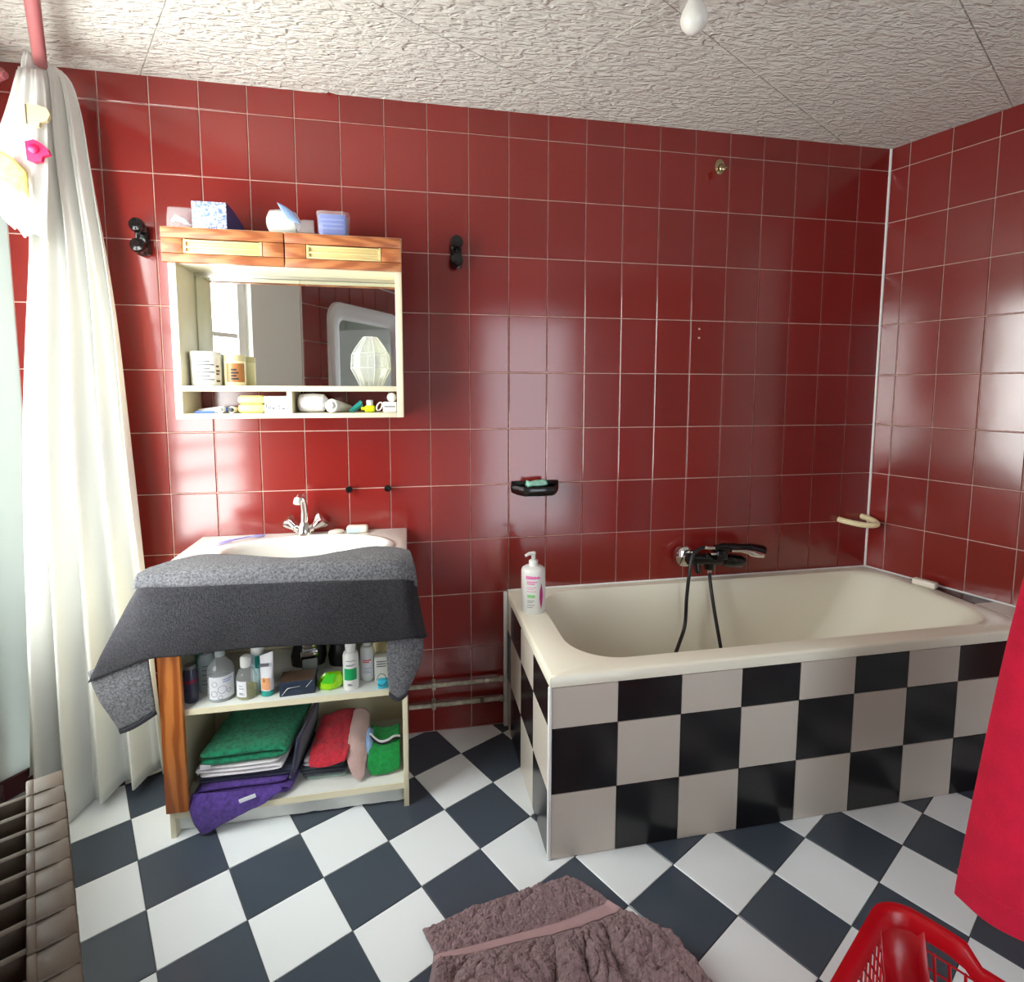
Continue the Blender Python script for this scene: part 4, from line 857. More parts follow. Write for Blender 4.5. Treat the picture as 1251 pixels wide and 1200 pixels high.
mb = MB(); mb.tube([(p[0], p[1] - 0.008, p[2] - 0.003) for p in ep], 0.003, 8, smooth=5); sub(mb, 'black_edging', 'black_rubber', gc)

# ------------------------------------------------------------------ mirror cabinet
CX0, CX1, CYF, CZ0, CZ1 = -2.606, -1.896, -0.170, 1.256, 1.848
cb = thing('mirror_cabinet', 'cream wall cabinet with mirror back and two oak flap doors', 'cabinet', (-2.25, -0.003, CZ0))
def cp(mb, name, material, **k): return sub(mb, name, material, cb, **k)
mb = MB(); mb.box(CX0, CX0 + 0.022, CYF, -0.003, CZ0, 1.742, 0.001); cp(mb, 'side_panel', 'cream_laminate')
mb = MB(); mb.box(CX1 - 0.022, CX1, CYF, -0.003, CZ0, 1.742, 0.001); cp(mb, 'side_panel', 'cream_laminate')
mb = MB(); mb.box(CX0 + 0.022, CX1 - 0.022, CYF, -0.003, CZ0, CZ0 + 0.016, 0.001); cp(mb, 'bottom_board', 'cream_laminate')
mb = MB(); mb.box(CX0 + 0.022, CX1 - 0.022, CYF, -0.003, 1.344, 1.362, 0.001); cp(mb, 'shelf', 'cream_laminate')
mb = MB(); mb.box(-2.272, -2.256, CYF + 0.002, -0.003, CZ0 + 0.016, 1.344, 0.001); cp(mb, 'divider', 'cream_laminate')
mb = MB(); mb.box(CX0, CX1, CYF + 0.018, -0.003, 1.742, 1.756, 0.001); mb.box(CX0 - 0.006, CX1 + 0.002, CYF + 0.0, -0.003, CZ1 - 0.002, CZ1 + 0.003, 0.001)
mb.box(CX0, CX0 + 0.016, CYF + 0.018, -0.003, 1.756, CZ1 - 0.002); mb.box(CX1 - 0.016, CX1, CYF + 0.018, -0.003, 1.756, CZ1 - 0.002); cp(mb, 'top_box', 'cream_laminate')
mb = MB(); mb.box(CX0 + 0.022, CX1 - 0.022, -0.020, -0.012, 1.731, 1.742); cp(mb, 'mirror_rail', 'brushed_metal', smooth=False)
for x0, x1 in ((CX0 + 0.024, -2.248), (-2.247, CX1 - 0.024)):
    mb = MB(); mb.box(x0, x1, -0.012, -0.006, 1.362, 1.742); cp(mb, 'mirror_pane', 'mirror', smooth=False)
for x0, x1 in ((-2.616, -2.262), (-2.258, -1.897)):
    y0, y1 = CYF - 0.018, CYF + 0.0; z0, z1 = 1.741, 1.846
    hx0 = x0 + 0.062 if x0 < -2.4 else x0 + 0.065; hx1 = x1 - 0.064
    mb = MB()
    mb.box(x0, x1, y0, y1, z1 - 0.032, z1, 0.0015); mb.box(x0, x1, y0, y1, z0, z0 + 0.026, 0.0015)
    d = cp(mb, 'flap_door', 'oak_flap')
    for a, b_ in ((x0, hx0 - 0.002), (hx1 + 0.002, x1)):
        mb = MB(); mb.box(a, b_, y0 + 0.001, y1, z0 + 0.0275, z1 - 0.0335, 0.001); s_ = mb.build('stile', 'oak_flap'); s_.parent = d
    mb = MB(); mb.box(hx0, hx1, y0 + 0.008, y1, z0 + 0.028, z1 - 0.034, 0.001)
    for zz in (z0 + 0.030, z0 + 0.046, z1 - 0.040): mb.box(hx0 + 0.004, hx1 - 0.004, y0 + 0.001, y0 + 0.009, zz - 0.002, zz + 0.004, 0.001)
    for xx in (hx0, hx1 - 0.008): mb.box(xx, xx + 0.008, y0 + 0.001, y0 + 0.009, z0 + 0.028, z1 - 0.034, 0.001)
    h_ = mb.build('grip', 'yellow_plastic'); h_.parent = d
# jars and vase
CSZ = 1.3622
b, m_ = bottle('white_tub_jar', 'white ribbed plastic jar with printed label on mirror shelf', 'jar', -2.535, -0.095, [(0.042, 0), (0.045, 0.003), (0.046, 0.084), (0.0475, 0.086), (0.048, 0.108), (0.046, 0.111), (0.002, 0.111)], 'white_plastic', z=CSZ, bname='jar_body')
lines(b, m_, 0.0466, -1.9, -0.75, [0.018, 0.03, 0.042, 0.054, 0.066, 0.076], 0.003, 'print_grey'); lines(b, m_, 0.0466, -0.6, -0.25, [0.012, 0.035, 0.045, 0.06], 0.006, 'print_brown')
b, m_ = bottle('amber_label_jar', 'small jar with brown and orange label beside the white jar', 'jar', -2.452, -0.075, [(0.031, 0), (0.033, 0.003), (0.033, 0.085), (0.028, 0.09), (0.002, 0.09)], 'warm_plastic', [(0.0335, 0.082), (0.0335, 0.101), (0.031, 0.103), (0.002, 0.103)], 'cream_plastic', z=CSZ, parts=[('label', 'amber', 0.0334, -2.2, -0.3, 0.012, 0.074)], bname='jar_body')
lines(b, m_, 0.0337, -1.7, -1.0, [0.02, 0.03, 0.04, 0.05], 0.006, 'print_black')
vs_ = thing('faceted_vase', 'clear faceted glass vase shaped like an egg', 'vase', (-2.006, -0.1, CSZ))
mb = MB(); mb.lathe([(0.040, 0.0), (0.040, 0.012), (0.050, 0.026), (0.067, 0.060), (0.066, 0.066), (0.064, 0.106), (0.060, 0.112), (0.052, 0.128), (0.024, 0.168), (0.016, 0.168), (0.045, 0.122), (0.056, 0.104), (0.059, 0.066), (0.044, 0.03), (0.034, 0.016)], 8, T(-2.006, -0.095, CSZ, 0.25)); sub(mb, 'vase_body', 'frosted_glass', vs_, smooth=False)
mb = MB()
for i in range(8):
    a = 2 * PI * i / 8; pts = [(0.0405, 0.004), (0.0505, 0.026), (0.0678, 0.060), (0.0648, 0.106), (0.0525, 0.129), (0.0245, 0.168)]
    mb.tube([T(-2.006, -0.095, CSZ, 0.25) @ Vector((r * math.cos(a), r * math.sin(a), z)) for r, z in pts], 0.0014, 6)
for r, z in ((0.0676, 0.062), (0.061, 0.111), (0.0245, 0.168)):
    mb.tube([T(-2.006, -0.095, CSZ, 0.25) @ Vector((r * math.cos(2 * PI * i / 8), r * math.sin(2 * PI * i / 8), z)) for i in range(9)], 0.0013, 6)
sub(mb, 'facet_edge', 'facet_glass', vs_)
# lower compartment
CB = CZ0 + 0.0162
def ctube(name, label, cat, x0, y0, x1, y1, r0, r1, material, capmat, z=CB):
    root = thing(name, label, cat, (x0, y0, z)); p0 = Vector((x0, y0, z + r0)); p1 = Vector((x1, y1, z + r1)); d = (p1 - p0)
    mb = MB(); mb.tube([p0 + d * t for t in (0, 0.03, 0.3, 0.7, 0.97, 1.0)], [r0 * 0.9, r0 * 0.97 + r1 * 0.03, r0 * 0.7 + r1 * 0.3, r0 * 0.3 + r1 * 0.7, r1, r1 * 0.8], 18); sub(mb, 'tube_body', material, root)
    u = d.normalized(); mb = MB(); mb.tube([p0 - u * 0.014, p0 - u * 0.013, p0 - u * 0.001], [r0 * 0.5, r0 * 0.6, r0 * 0.62], 14); sub(mb, 'cap', capmat, root); return root
ctube('blue_white_tube', 'blue and white toothpaste tube in the lower compartment', 'tube', -2.475, -0.13, -2.57, -0.08, 0.012, 0.006, 'label_white', 'blue_pack')
ctube('small_white_tube', 'small white tube with round end facing out', 'tube', -2.478, -0.158, -2.475, -0.05, 0.0118, 0.008, 'white_plastic', 'white_plastic')
ctube('second_white_tube', 'white tube with black stripe beside the yellow soap box', 'tube', -2.447, -0.15, -2.44, -0.05, 0.0118, 0.006, 'white_plastic', 'print_black')
mb = MB(); mb.tube([(-2.56, -0.14, CB + 0.004), (-2.50, -0.15, CB + 0.005)], 0.004, 8); tag(mb.build('blue_stick', 'blue_pack'), 'thin blue plastic stick lying on cabinet floor', 'stick')
sbx = thing('yellow_soap_dish', 'pale yellow rounded soap box in the lower compartment', 'soap box', (-2.388, -0.12, CB))
mb = MB(); mb.box(-2.430, -2.348, -0.15, -0.09, CB, CB + 0.030, 0.012, seg=3); sub(mb, 'base_half', 'soap_yellow', sbx)
mb = MB(); mb.box(-2.430, -2.348, -0.15, -0.09, CB + 0.0305, CB + 0.058, 0.012, seg=3); sub(mb, 'lid_half', 'soap_yellow', sbx)
wb = thing('white_printed_box', 'white box with dark print beside the divider', 'box', (-2.31, -0.12, CB))
mb = MB(); mb.box(-2.345, -2.275, -0.155, -0.10, CB, CB + 0.040, 0.002); sub(mb, 'box_base', 'label_white', wb)
mb = MB(); mb.box(-2.346, -2.274, -0.156, -0.099, CB + 0.041, CB + 0.056, 0.002); sub(mb, 'lid', 'white_plastic', wb)
mb = MB()
for x0, z0, ww, hh in ((-2.340, 0.016, 0.004, 0.014), (-2.333, 0.012, 0.003, 0.012), (-2.327, 0.012, 0.003, 0.014), (-2.320, 0.012, 0.005, 0.008), (-2.306, 0.014, 0.010, 0.004), (-2.306, 0.022, 0.010, 0.004), (-2.290, 0.012, 0.008, 0.005)): mb.box(x0, x0 + ww, -0.1556, -0.155, CB + z0, CB + z0 + hh)
sub(mb, 'print_mark', 'print_grey', wb, smooth=False)
rl = thing('cotton_roll', 'white wrapped cotton roll beside the divider', 'roll', (-2.2, -0.11, CB))
mb = MB(); mb.tube([(-2.246, -0.11, CB + 0.0325), (-2.240, -0.11, CB + 0.0325), (-2.2, -0.11, CB + 0.0325), (-2.165, -0.11, CB + 0.032), (-2.152, -0.11, CB + 0.030)], [0.022, 0.030, 0.0325, 0.030, 0.016], 18); sub(mb, 'roll_body', 'terry_white', rl)
ctube('white_cream_tube', 'white cream tube with round cap facing out', 'tube', -2.135, -0.155, -2.085, -0.05, 0.024, 0.012, 'white_plastic', 'white_plastic')
gcm = thing('green_comb', 'dark green comb leaning in the lower compartment', 'comb', (-2.075, -0.1, CB))
mb = MB(); mb.box(-0.006, 0.006, -0.002, 0.002, 0.0, 0.052, 0.0015, T(-2.078, -0.12, CB + 0.003, 0, 0, 0.85)); sub(mb, 'spine', 'teal_plastic', gcm)
mb = MB()
for k in range(9): mb.box(0.006, 0.014, -0.001, 0.001, 0.004 + 0.005 * k, 0.0065 + 0.005 * k, 0, T(-2.078, -0.12, CB + 0.003, 0, 0, 0.85))
sub(mb, 'teeth', 'teal_plastic', gcm, smooth=False)
yl = thing('yellow_bottle', 'bright yellow green squat bottle with white cap', 'bottle', (-2.01, -0.12, CB))
mb = MB(); mb.box(-2.028, -1.994, -0.14, -0.105, CB, CB + 0.024, 0.007, seg=3); mb.tube([(-2.028, -0.122, CB + 0.013), (-2.040, -0.122, CB + 0.013)], 0.006, 10); sub(mb, 'bottle_body', 'yellow_green', yl)
mb = MB(); mb.lathe([(0.011, 0), (0.0115, 0.016), (0.010, 0.018), (0.002, 0.018)], 16, T(-2.011, -0.122, CB + 0.024)); sub(mb, 'cap', 'white_plastic', yl)
mb = MB(); mb.tube([T(-1.978, -0.14, CB + 0.0205, 0.3, 0.15, 0.4) @ Vector((0.008 * math.cos(2 * PI * i / 20), 0, 0.015 * math.sin(2 * PI * i / 20))) for i in range(21)], 0.0025, 8, cap=False); tag(mb.build('white_ring', 'white_plastic'), 'small white plastic ring leaning beside yellow bottle', 'ring')
bxw = thing('white_pill_box', 'small white box with a tube lying on it', 'box', (-1.945, -0.12, CB)); mb = MB(); mb.box(-1.966, -1.92, -0.15, -0.09, CB, CB + 0.036, 0.003); sub(mb, 'box_base', 'white_plastic', bxw)
mb = MB(); mb.box(-1.962, -1.924, -0.1506, -0.15, CB + 0.018, CB + 0.022); sub(mb, 'lid_seam', 'print_grey', bxw, smooth=False)
ctube('stacked_white_tube', 'white tube lying on top of the small white box', 'tube', -1.936, -0.15, -1.936, -0.05, 0.016, 0.010, 'white_plastic', 'white_plastic', CB + 0.0362)

# things on top of the cabinet
TZC = CZ1 + 0.0032
tp = thing('tissue_pack', 'tissue pack with blue and white pattern on cabinet top', 'tissues', (-2.47, -0.1, TZC))
mb = MB(); mb.box(-2.532, -2.432, -0.165, -0.16, TZC, TZC + 0.082, 0.002); sub(mb, 'patterned_end', 'pattern_blue', tp)
g = []
for t in range(6):
    y = -0.16 + 0.14 * t / 5; hh = 0.082 - 0.05 * (t / 5) ** 1.5; x1 = -2.432 + 0.02 * t / 5
    g.append([(-2.532, y, TZC), (x1, y, TZC), (x1 + 0.002 * math.sin(t * 2), y, TZC + hh * 0.55), (x1, y, TZC + hh), (-2.482, y, TZC + hh + 0.002), (-2.532, y, TZC + hh)])
mb = MB(); mb.grid(g, closed=True); mb.f.append((5, 4, 3, 2, 1, 0)); mb.f.append(tuple(range(len(mb.v) - 6, len(mb.v)))); sub(mb, 'wrapper', 'deep_blue_plastic', tp, angle=30)
bag = thing('clear_bag', 'small clear plastic bag with white cotton inside', 'bag', (-2.575, -0.12, TZC))
g = []
for zz, a, bb in ((0.0, 0.040, 0.03), (0.01, 0.042, 0.032), (0.045, 0.041, 0.026), (0.07, 0.040, 0.006)):
    g.append([(-2.575 + a * math.copysign(abs(math.cos(2 * PI * i / 20)) ** 0.6, math.cos(2 * PI * i / 20)), -0.125 + bb * math.sin(2 * PI * i / 20), TZC + zz + (0.004 * noise.noise((i, 4, 4)) if zz > 0.06 else 0)) for i in range(20)])
mb = MB(); mb.grid(g, closed=True); mb.f.append(tuple(range(19, -1, -1))); sub(mb, 'film', 'film', bag)
mb = MB(); mb.tube([(-2.602, -0.125, TZC + 0.026), (-2.59, -0.13, TZC + 0.036), (-2.57, -0.128, TZC + 0.03), (-2.548, -0.126, TZC + 0.016)], [0.006, 0.011, 0.009, 0.003], 10, smooth=3); sub(mb, 'cotton', 'terry_white', bag)
wp = thing('white_wrapped_pack', 'white plastic wrapped pack with pale blue flap', 'packet', (-2.27, -0.12, TZC))
g = []
for k, (xx, r) in enumerate(((-2.322, 0.018), (-2.312, 0.038), (-2.285, 0.044), (-2.255, 0.043), (-2.232, 0.034), (-2.222, 0.016))):
    g.append([(xx, -0.12 + 0.038 * r / 0.044 * math.cos(2 * PI * i / 12 + 0.26), TZC + 0.0415 + min(r, 0.0415) * 0.99 * math.sin(2 * PI * i / 12 + 0.26)) for i in range(12)])
mb = MB(); mb.grid(g, closed=True); mb.f.append(tuple(range(11, -1, -1))); mb.f.append(tuple(range(len(mb.v) - 12, len(mb.v)))); sub(mb, 'pack', 'white_plastic', wp, angle=28)
o = cloth([[(-2.285, -0.145, TZC + 0.098), (-2.262, -0.145, TZC + 0.090), (-2.235, -0.14, TZC + 0.070)], [(-2.272, -0.155, TZC + 0.072), (-2.25, -0.155, TZC + 0.068), (-2.222, -0.15, TZC + 0.05)], [(-2.25, -0.162, TZC + 0.04), (-2.235, -0.162, TZC + 0.038), (-2.212, -0.158, TZC + 0.03)]], 'flap', 'pale_blue', wp, 0.001, 2)
o = cloth([[(-2.235, -0.15, TZC + 0.035), (-2.21, -0.145, TZC + 0.05), (-2.175, -0.14, TZC + 0.05)], [(-2.228, -0.16, TZC + 0.02), (-2.20, -0.158, TZC + 0.026), (-2.172, -0.155, TZC + 0.022)], [(-2.22, -0.163, TZC + 0.004), (-2.195, -0.163, TZC + 0.003), (-2.17, -0.162, TZC + 0.003)]], 'loose_film', 'film', wp, 0.001, 2, 0.01, 20)
bp_ = thing('blue_pack', 'bright blue pack in clear plastic on cabinet top', 'packet', (-2.11, -0.12, TZC))
mb = MB(); mb.box(-2.157, -2.072, -0.16, -0.10, TZC + 0.002, TZC + 0.068, 0.004); sub(mb, 'pack', 'blue_pack', bp_)
mb = MB()
for zz in (0.020, 0.034, 0.048): mb.box(-2.150, -2.080, -0.1612, -0.16, TZC + zz, TZC + zz + 0.004)
sub(mb, 'print_line', 'print_blue', bp_, smooth=False)
g = []
for zz, a, bb in ((0.0, 0.046, 0.034), (0.01, 0.049, 0.036), (0.05, 0.050, 0.036), (0.076, 0.053, 0.036)):
    g.append([(-2.113 + a * math.copysign(abs(math.cos(2 * PI * i / 24)) ** 0.5, math.cos(2 * PI * i / 24)), -0.13 + bb * math.copysign(abs(math.sin(2 * PI * i / 24)) ** 0.5, math.sin(2 * PI * i / 24)), TZC + zz + (0.008 * noise.noise((i * 0.8, 8, 4)) if zz > 0.06 else 0)) for i in range(24)])
mb = MB(); mb.grid(g, closed=True); sub(mb, 'film', 'film', bp_)

# ------------------------------------------------------------------ things on the walls
def wall_hook(x, z, label):
    r = thing('wall_hook', label, 'hook', (x, -0.0, z), 'black wall hooks')
    mb = MB(); mb.box(x - 0.022, x + 0.022, -0.026, 0.0, z - 0.05, z + 0.045, 0.010); sub(mb, 'plate', 'black_gloss', r)
    for dz, ry in ((0.034, 0.0), (-0.030, 0.0)):
        mb = MB(); mb.tube([(x, -0.010, z + dz - 0.004), (x, -0.03, z + dz), (x, -0.046, z + dz + 0.003), (x, -0.058, z + dz + 0.005), (x, -0.064, z + dz + 0.006)], [0.020, 0.021, 0.0235, 0.021, 0.010], 14, smooth=3); sub(mb, 'peg', 'black_gloss', r)
    return r
wall_hook(-2.735, 1.842, 'glossy black double wall hook next to the curtain')
wall_hook(-1.700, 1.842, 'glossy black double wall hook right beside mirror cabinet')
for i, x in enumerate((-2.098, -1.960)):
    r = thing('mirror_clip', ('small round black clip on tiles just beside the basin tap spout', 'small round black clip on tiles above the ledge soap bar')[i], 'clip', (x, 0, 0.985), 'round clips above the basin')
    mb = MB(); mb.lathe([(0.009, 0), (0.009, 0.014), (0.006, 0.016)], 14, T(x, 0.0, 0.985, 0, PI / 2)); sub(mb, 'stem', 'chrome', r)
    mb = MB(); mb.lathe([(0.010, 0.013), (0.0125, 0.016), (0.0125, 0.024), (0.009, 0.028), (0.002, 0.029)], 16, T(x, 0.0, 0.985, 0, PI / 2)); sub(mb, 'knob', 'black_gloss', r)
# soap dish
sd = thing('soap_dish', 'glossy black wall soap dish above the tub end', 'soap dish', (-1.395, 0, 0.965))
def dish_ring(k, z, ox=0.0): return [(-1.395 + (-0.097 + ox) * k, 0.0, z), (-1.395 + (-0.083 + ox) * k, -0.045 * k, z), (-1.395 + (-0.062 + ox) * k, -0.078 * k, z), (-1.395, -0.085 * k, z), (-1.395 + (0.062 - ox) * k, -0.078 * k, z), (-1.395 + (0.083 - ox) * k, -0.045 * k, z), (-1.395 + (0.097 - ox) * k, 0.0, z)]
mb = MB(); mb.grid([dish_ring(0.80, 0.945), dish_ring(0.90, 0.946), dish_ring(1.0, 0.962), dish_ring(1.0, 0.976), dish_ring(0.95, 0.982), dish_ring(0.82, 0.980), dish_ring(0.74, 0.966), dish_ring(0.2, 0.964)], closed=True); mb.f.append((6, 5, 4, 3, 2, 1, 0)); mb.f.append(tuple(range(len(mb.v) - 7, len(mb.v)))); sub(mb, 'tray', 'black_gloss', sd)
mb = MB(); mb.box(-1.49, -1.30, -0.006, 0.0, 0.95, 0.995, 0.004); sub(mb, 'back_plate', 'black_gloss', sd)
g = [[(-1.40 + 0.078 * (u - 0.5), -0.022 - 0.045 * v, 0.986 + 0.014 * math.sin(PI * v) + 0.010 * noise.noise((u * 3, v * 3, 2)) + 0.006 * u) for u in [i / 8 for i in range(9)]] for v in [j / 6 for j in range(7)]]
mb = MB(); mb.grid(g); o = mb.build('green_soap', 'soap_mint'); solid(o, 0.010, -1); tag(o, 'crumpled mint green soap remnant in black soap dish', 'soap')
# corner handle
mb = MB(); mb.tube([(-0.006, 0.0, 0.778), (0.004, -0.03, 0.776), (0.03, -0.07, 0.772), (0.07, -0.092, 0.77), (0.105, -0.09, 0.772), (0.122, -0.06, 0.778), (0.118, -0.03, 0.784), (0.110, 0.0, 0.788)], 0.0125, 12, smooth=4); tag(mb.build('grab_handle', 'warm_plastic'), 'curved cream plastic grab handle in the tiled corner', 'handle')
mb = MB(); mb.box(-0.042, 0.042, -0.017, 0.017, 0, 0.026, 0.007, T(0.176, -0.268, TZ, math.atan2(RD.y, RD.x)), 3); tag(mb.build('white_soap', 'soap_white'), 'white soap bar on the tub rim by corner', 'soap')
# old hook and plugs
bh = thing('brass_hook', 'small tarnished brass hook high on the tiles', 'hook', (-0.655, 0, 2.226))
mb = MB(); mb.lathe([(0.022, 0), (0.022, 0.005), (0.012, 0.010), (0.002, 0.011)], 16, T(-0.648, 0, 2.235, 0, PI / 2), 1.0, 1.35); sub(mb, 'rose', 'brass', bh)
mb = MB(); mb.tube([(-0.65, -0.008, 2.236), (-0.658, -0.03, 2.228), (-0.668, -0.045, 2.214), (-0.662, -0.052, 2.206), (-0.648, -0.05, 2.214)], [0.008, 0.009, 0.011, 0.009, 0.006], 12, smooth=4); sub(mb, 'hook_arm', 'brass', bh)
for z, lab in ((1.598, 'upper tiny pale screw hole on the tiles above the tub'), (1.562, 'lower tiny pale screw hole on the tiles above the tub')):
    mb = MB(); mb.lathe([(0.004, 0), (0.004, 0.003), (0.002, 0.004)], 10, T(-0.712, 0.0, z, 0, PI / 2)); tag(mb.build('wall_plug', 'grout'), lab, 'plug', 'filled screw holes')
# heating pipes
for z, lab in ((0.206, 'upper worn cream pipe running along wall beside the bathtub'), (0.126, 'lower worn cream pipe running along wall beside the bathtub')):
    r = thing('heating_pipe', lab, 'pipe', (-1.7, -0.03, z), 'pipes beside the tub')
    mb = MB(); mb.tube([(-2.59, -0.0085, z - 0.02), (-1.90, -0.03, z), (-1.7, -0.031, z), (-1.506, -0.03, z)], 0.0085, 12) if False else mb.tube([(-1.895, -0.03, z), (-1.7, -0.031, z), (-1.524, -0.03, z)], 0.0085, 12); sub(mb, 'pipe_run', 'old_paint', r)
    mb = MB(); mb.box(-1.808, -1.792, -0.042, 0.0, z - 0.014, z + 0.014, 0.004); sub(mb, 'clamp', 'old_paint', r)
    mb = MB(); mb.tube([(-1.538, -0.03, z), (-1.523, -0.03, z)], 0.0125, 12); sub(mb, 'end_collar', 'old_paint', r)
    mb = MB(); mb.tube([(-1.62 + 0.02 * (z > 0.15), -0.031, z), (-1.605 + 0.02 * (z > 0.15), -0.031, z)], 0.0092, 12); sub(mb, 'bare_patch', 'brushed_metal' if z > 0.15 else 'print_brown', r)
# pump bottle on the tub corner
px, py = -1.448, -0.212
b, m_ = bottle('shower_gel_bottle', 'white pump bottle with pink print on the tub corner', 'bottle', px, py, [(0.041, 0), (0.0435, 0.004), (0.0435, 0.150), (0.041, 0.158), (0.032, 0.164), (0.018, 0.167), (0.016, 0.168)], 'white_plastic', [(0.0165, 0.166), (0.0165, 0.184), (0.014, 0.187), (0.0075, 0.188), (0.0075, 0.207), (0.009, 0.208), (0.009, 0.216), (0.002, 0.218)], 'white_plastic', z=TZ, n=32)
mb = MB(); mb.tube([m_ @ Vector((0.0, 0, 0.211)), m_ @ Vector((-0.018, -0.008, 0.213)), m_ @ Vector((-0.032, -0.014, 0.208))], [0.0075, 0.006, 0.005], 10); sub(mb, 'pump_head', 'white_plastic', b)
F0 = -1.80
def sheet_print(root, m_, r, poly, pm, name):    # flat print bent round the bottle: poly of (angle, height)
    mb = MB(); mb.add([(r * math.cos(a), r * math.sin(a), z) for a, z in poly], [tuple(range(len(poly)))], m_); return sub(mb, name, pm, root, smooth=False)
for k in range(8):
    a0, a1 = -0.66 + 0.02 + k * 0.0, 0; t0, t1 = k / 8, (k + 1) / 8
    hw0, hw1 = 0.17 * math.sin(PI * t0), 0.17 * math.sin(PI * t1); z0, z1 = 0.018 + 0.096 * t0, 0.018 + 0.096 * t1
    sheet_print(b, m_, 0.0440, [(-1.10 - hw0, z0), (-1.10 + hw0 + 0.001, z0), (-1.10 + hw1 + 0.001, z1), (-1.10 - hw1, z1)], 'print_magenta', 'leaf_print')
for k in range(5):
    a0 = -2.45 + 0.25 * k; sheet_print(b, m_, 0.0440, [(a0, 0.128 - 0.0), (a0 + 0.25, 0.128 + 0.001 * k), (a0 + 0.25, 0.140 - 0.001 * k), (a0, 0.141)], 'print_pink', 'banner_print')
lines(b, m_, 0.0440, -2.35, -1.45, [0.117, 0.110], 0.0045, 'print_pink'); lines(b, m_, 0.0440, -2.35, -1.55, [0.098, 0.092, 0.084], 0.002, 'print_pink')
lines(b, m_, 0.0440, -2.3, -1.65, [0.062], 0.011, 'print_palegreen'); lines(b, m_, 0.0440, -2.3, -1.7, [0.05, 0.044, 0.034, 0.026], 0.0018, 'print_grey')

# ------------------------------------------------------------------ curtain, rod, clips
rodA, rodB = Vector((-2.945, -0.105, 2.285)), Vector((-2.34, -1.30, 2.285))
rd = thing('curtain_rod', 'pink painted curtain rod beneath the ceiling', 'curtain rod', tuple(rodA))
mb = MB(); mb.tube([rodA, rodB], 0.0165, 18); sub(mb, 'pole', 'rod_pink', rd)
mb = MB(); q = rodA + (rodB - rodA) * 0.97; mb.tube([q, (q.x, q.y, ZC)], 0.008, 10); mb.lathe([(0.02, 0), (0.02, 0.006)], 12, T(q.x, q.y, ZC - 0.008)); sub(mb, 'hanger', 'rod_pink', rd)
mb = MB(); mb.tube([(-2.98, -0.02, 2.285), (-2.955, -0.085, 2.285), (-2.945, -0.105, 2.285)], 0.009, 10); mb.lathe([(0.03, 0), (0.03, 0.01), (0.012, 0.014)], 14, T(-2.98, -0.0, 2.285, 0, PI / 2)); sub(mb, 'wall_bracket', 'rod_pink', rd)
mb = MB(); mb.tube([(-3.10, -0.10, 2.27), (-3.075, -0.12, 2.275), (-3.04, -0.135, 2.268), (-3.02, -0.14, 2.262)], [0.022, 0.028, 0.018, 0.010], 14, smooth=4); sub(mb, 'finial', 'rod_pink', rd)
cu_ = thing('curtain', 'long white curtain gathered and clipped at the window corner', 'curtain', (-2.93, -0.2, 0))
hts = [(2.302, -2.925, -2.888), (2.275, -2.936, -2.860), (2.22, -2.944, -2.846), (2.15, -2.952, -2.832), (2.08, -2.954, -2.824), (1.995, -2.952, -2.812), (1.90, -2.950, -2.800), (1.79, -2.952, -2.782), (1.66, -2.965, -2.768), (1.53, -2.98, -2.758), (1.29, -3.004, -2.748), (1.04, -3.024, -2.735), (0.78, -3.043, -2.722), (0.52, -3.058, -2.712), (0.28, -3.07, -2.706), (0.12, -3.075, -2.702), (0.03, -3.078, -2.70)]
hts = [(a, b, c_ - 0.022 * min(1, max(0, (2.25 - a) / 0.5))) for a, b, c_ in hts]
nc = 61; rows = []
for i, (z, xl, xr) in enumerate(hts):
    amp = 0.012 + 0.028 * min(1, max(0, (2.25 - z) / 1.2)); row = []
    if z > 2.26: amp = 0.004
    for j in range(nc):
        u = j / (nc - 1); x = xl + (xr - xl) * u
        fold = math.sin(2 * PI * 4.5 * u + 0.5 * math.sin(2 * z) + 0.4) + 0.45 * math.sin(2 * PI * 9.5 * u + 1.3 * z)
        y = -0.215 + 0.10 * u ** 1.3 + amp * fold - 0.03 * math.sin(PI * min(1, u / 0.7)) * min(1, max(0, 2.2 - z))
        pinch = math.exp(-((z - 2.09) / 0.05) ** 2) + math.exp(-((z - 2.0) / 0.05) ** 2)
        x += -pinch * 0.25 * (u - 0.45) * math.exp(-((u - 0.45) / 0.25) ** 2) * (xr - xl) * 1.2
        zz = z + (0.0 if i < len(hts) - 1 else (0.10 * max(0, 0.30 - u) / 0.30 + 0.03 * max(0, u - 0.55) - 0.025 * math.exp(-((u - 0.42) / 0.1) ** 2)))
        row.append(Vector((x, y, zz)))
    rows.append(row)
mb = MB(); mb.grid(rows); o = sub(mb, 'main_drape', 'curtain_cloth', cu_); subsurf(o, 1); solid(o, 0.002)
# back layer closing over the rod
rows = []
for i, (z, xl, xr) in enumerate(hts[:2] + hts[2:]):
    row = []
    for j in range(13):
        u = j / 12; x = (xl + 0.01) + (xr - xl - 0.045) * u; row.append(Vector((x, -0.10 + 0.055 * u + 0.012 * math.sin(9 * u + z), z - (0.04 if i == 0 else 0) + (0.055 if i == len(hts) - 1 else 0))))
    rows.append(row)
mb = MB(); mb.grid(rows); o = sub(mb, 'back_drape', 'curtain_cloth', cu_); subsurf(o, 1); solid(o, 0.002)
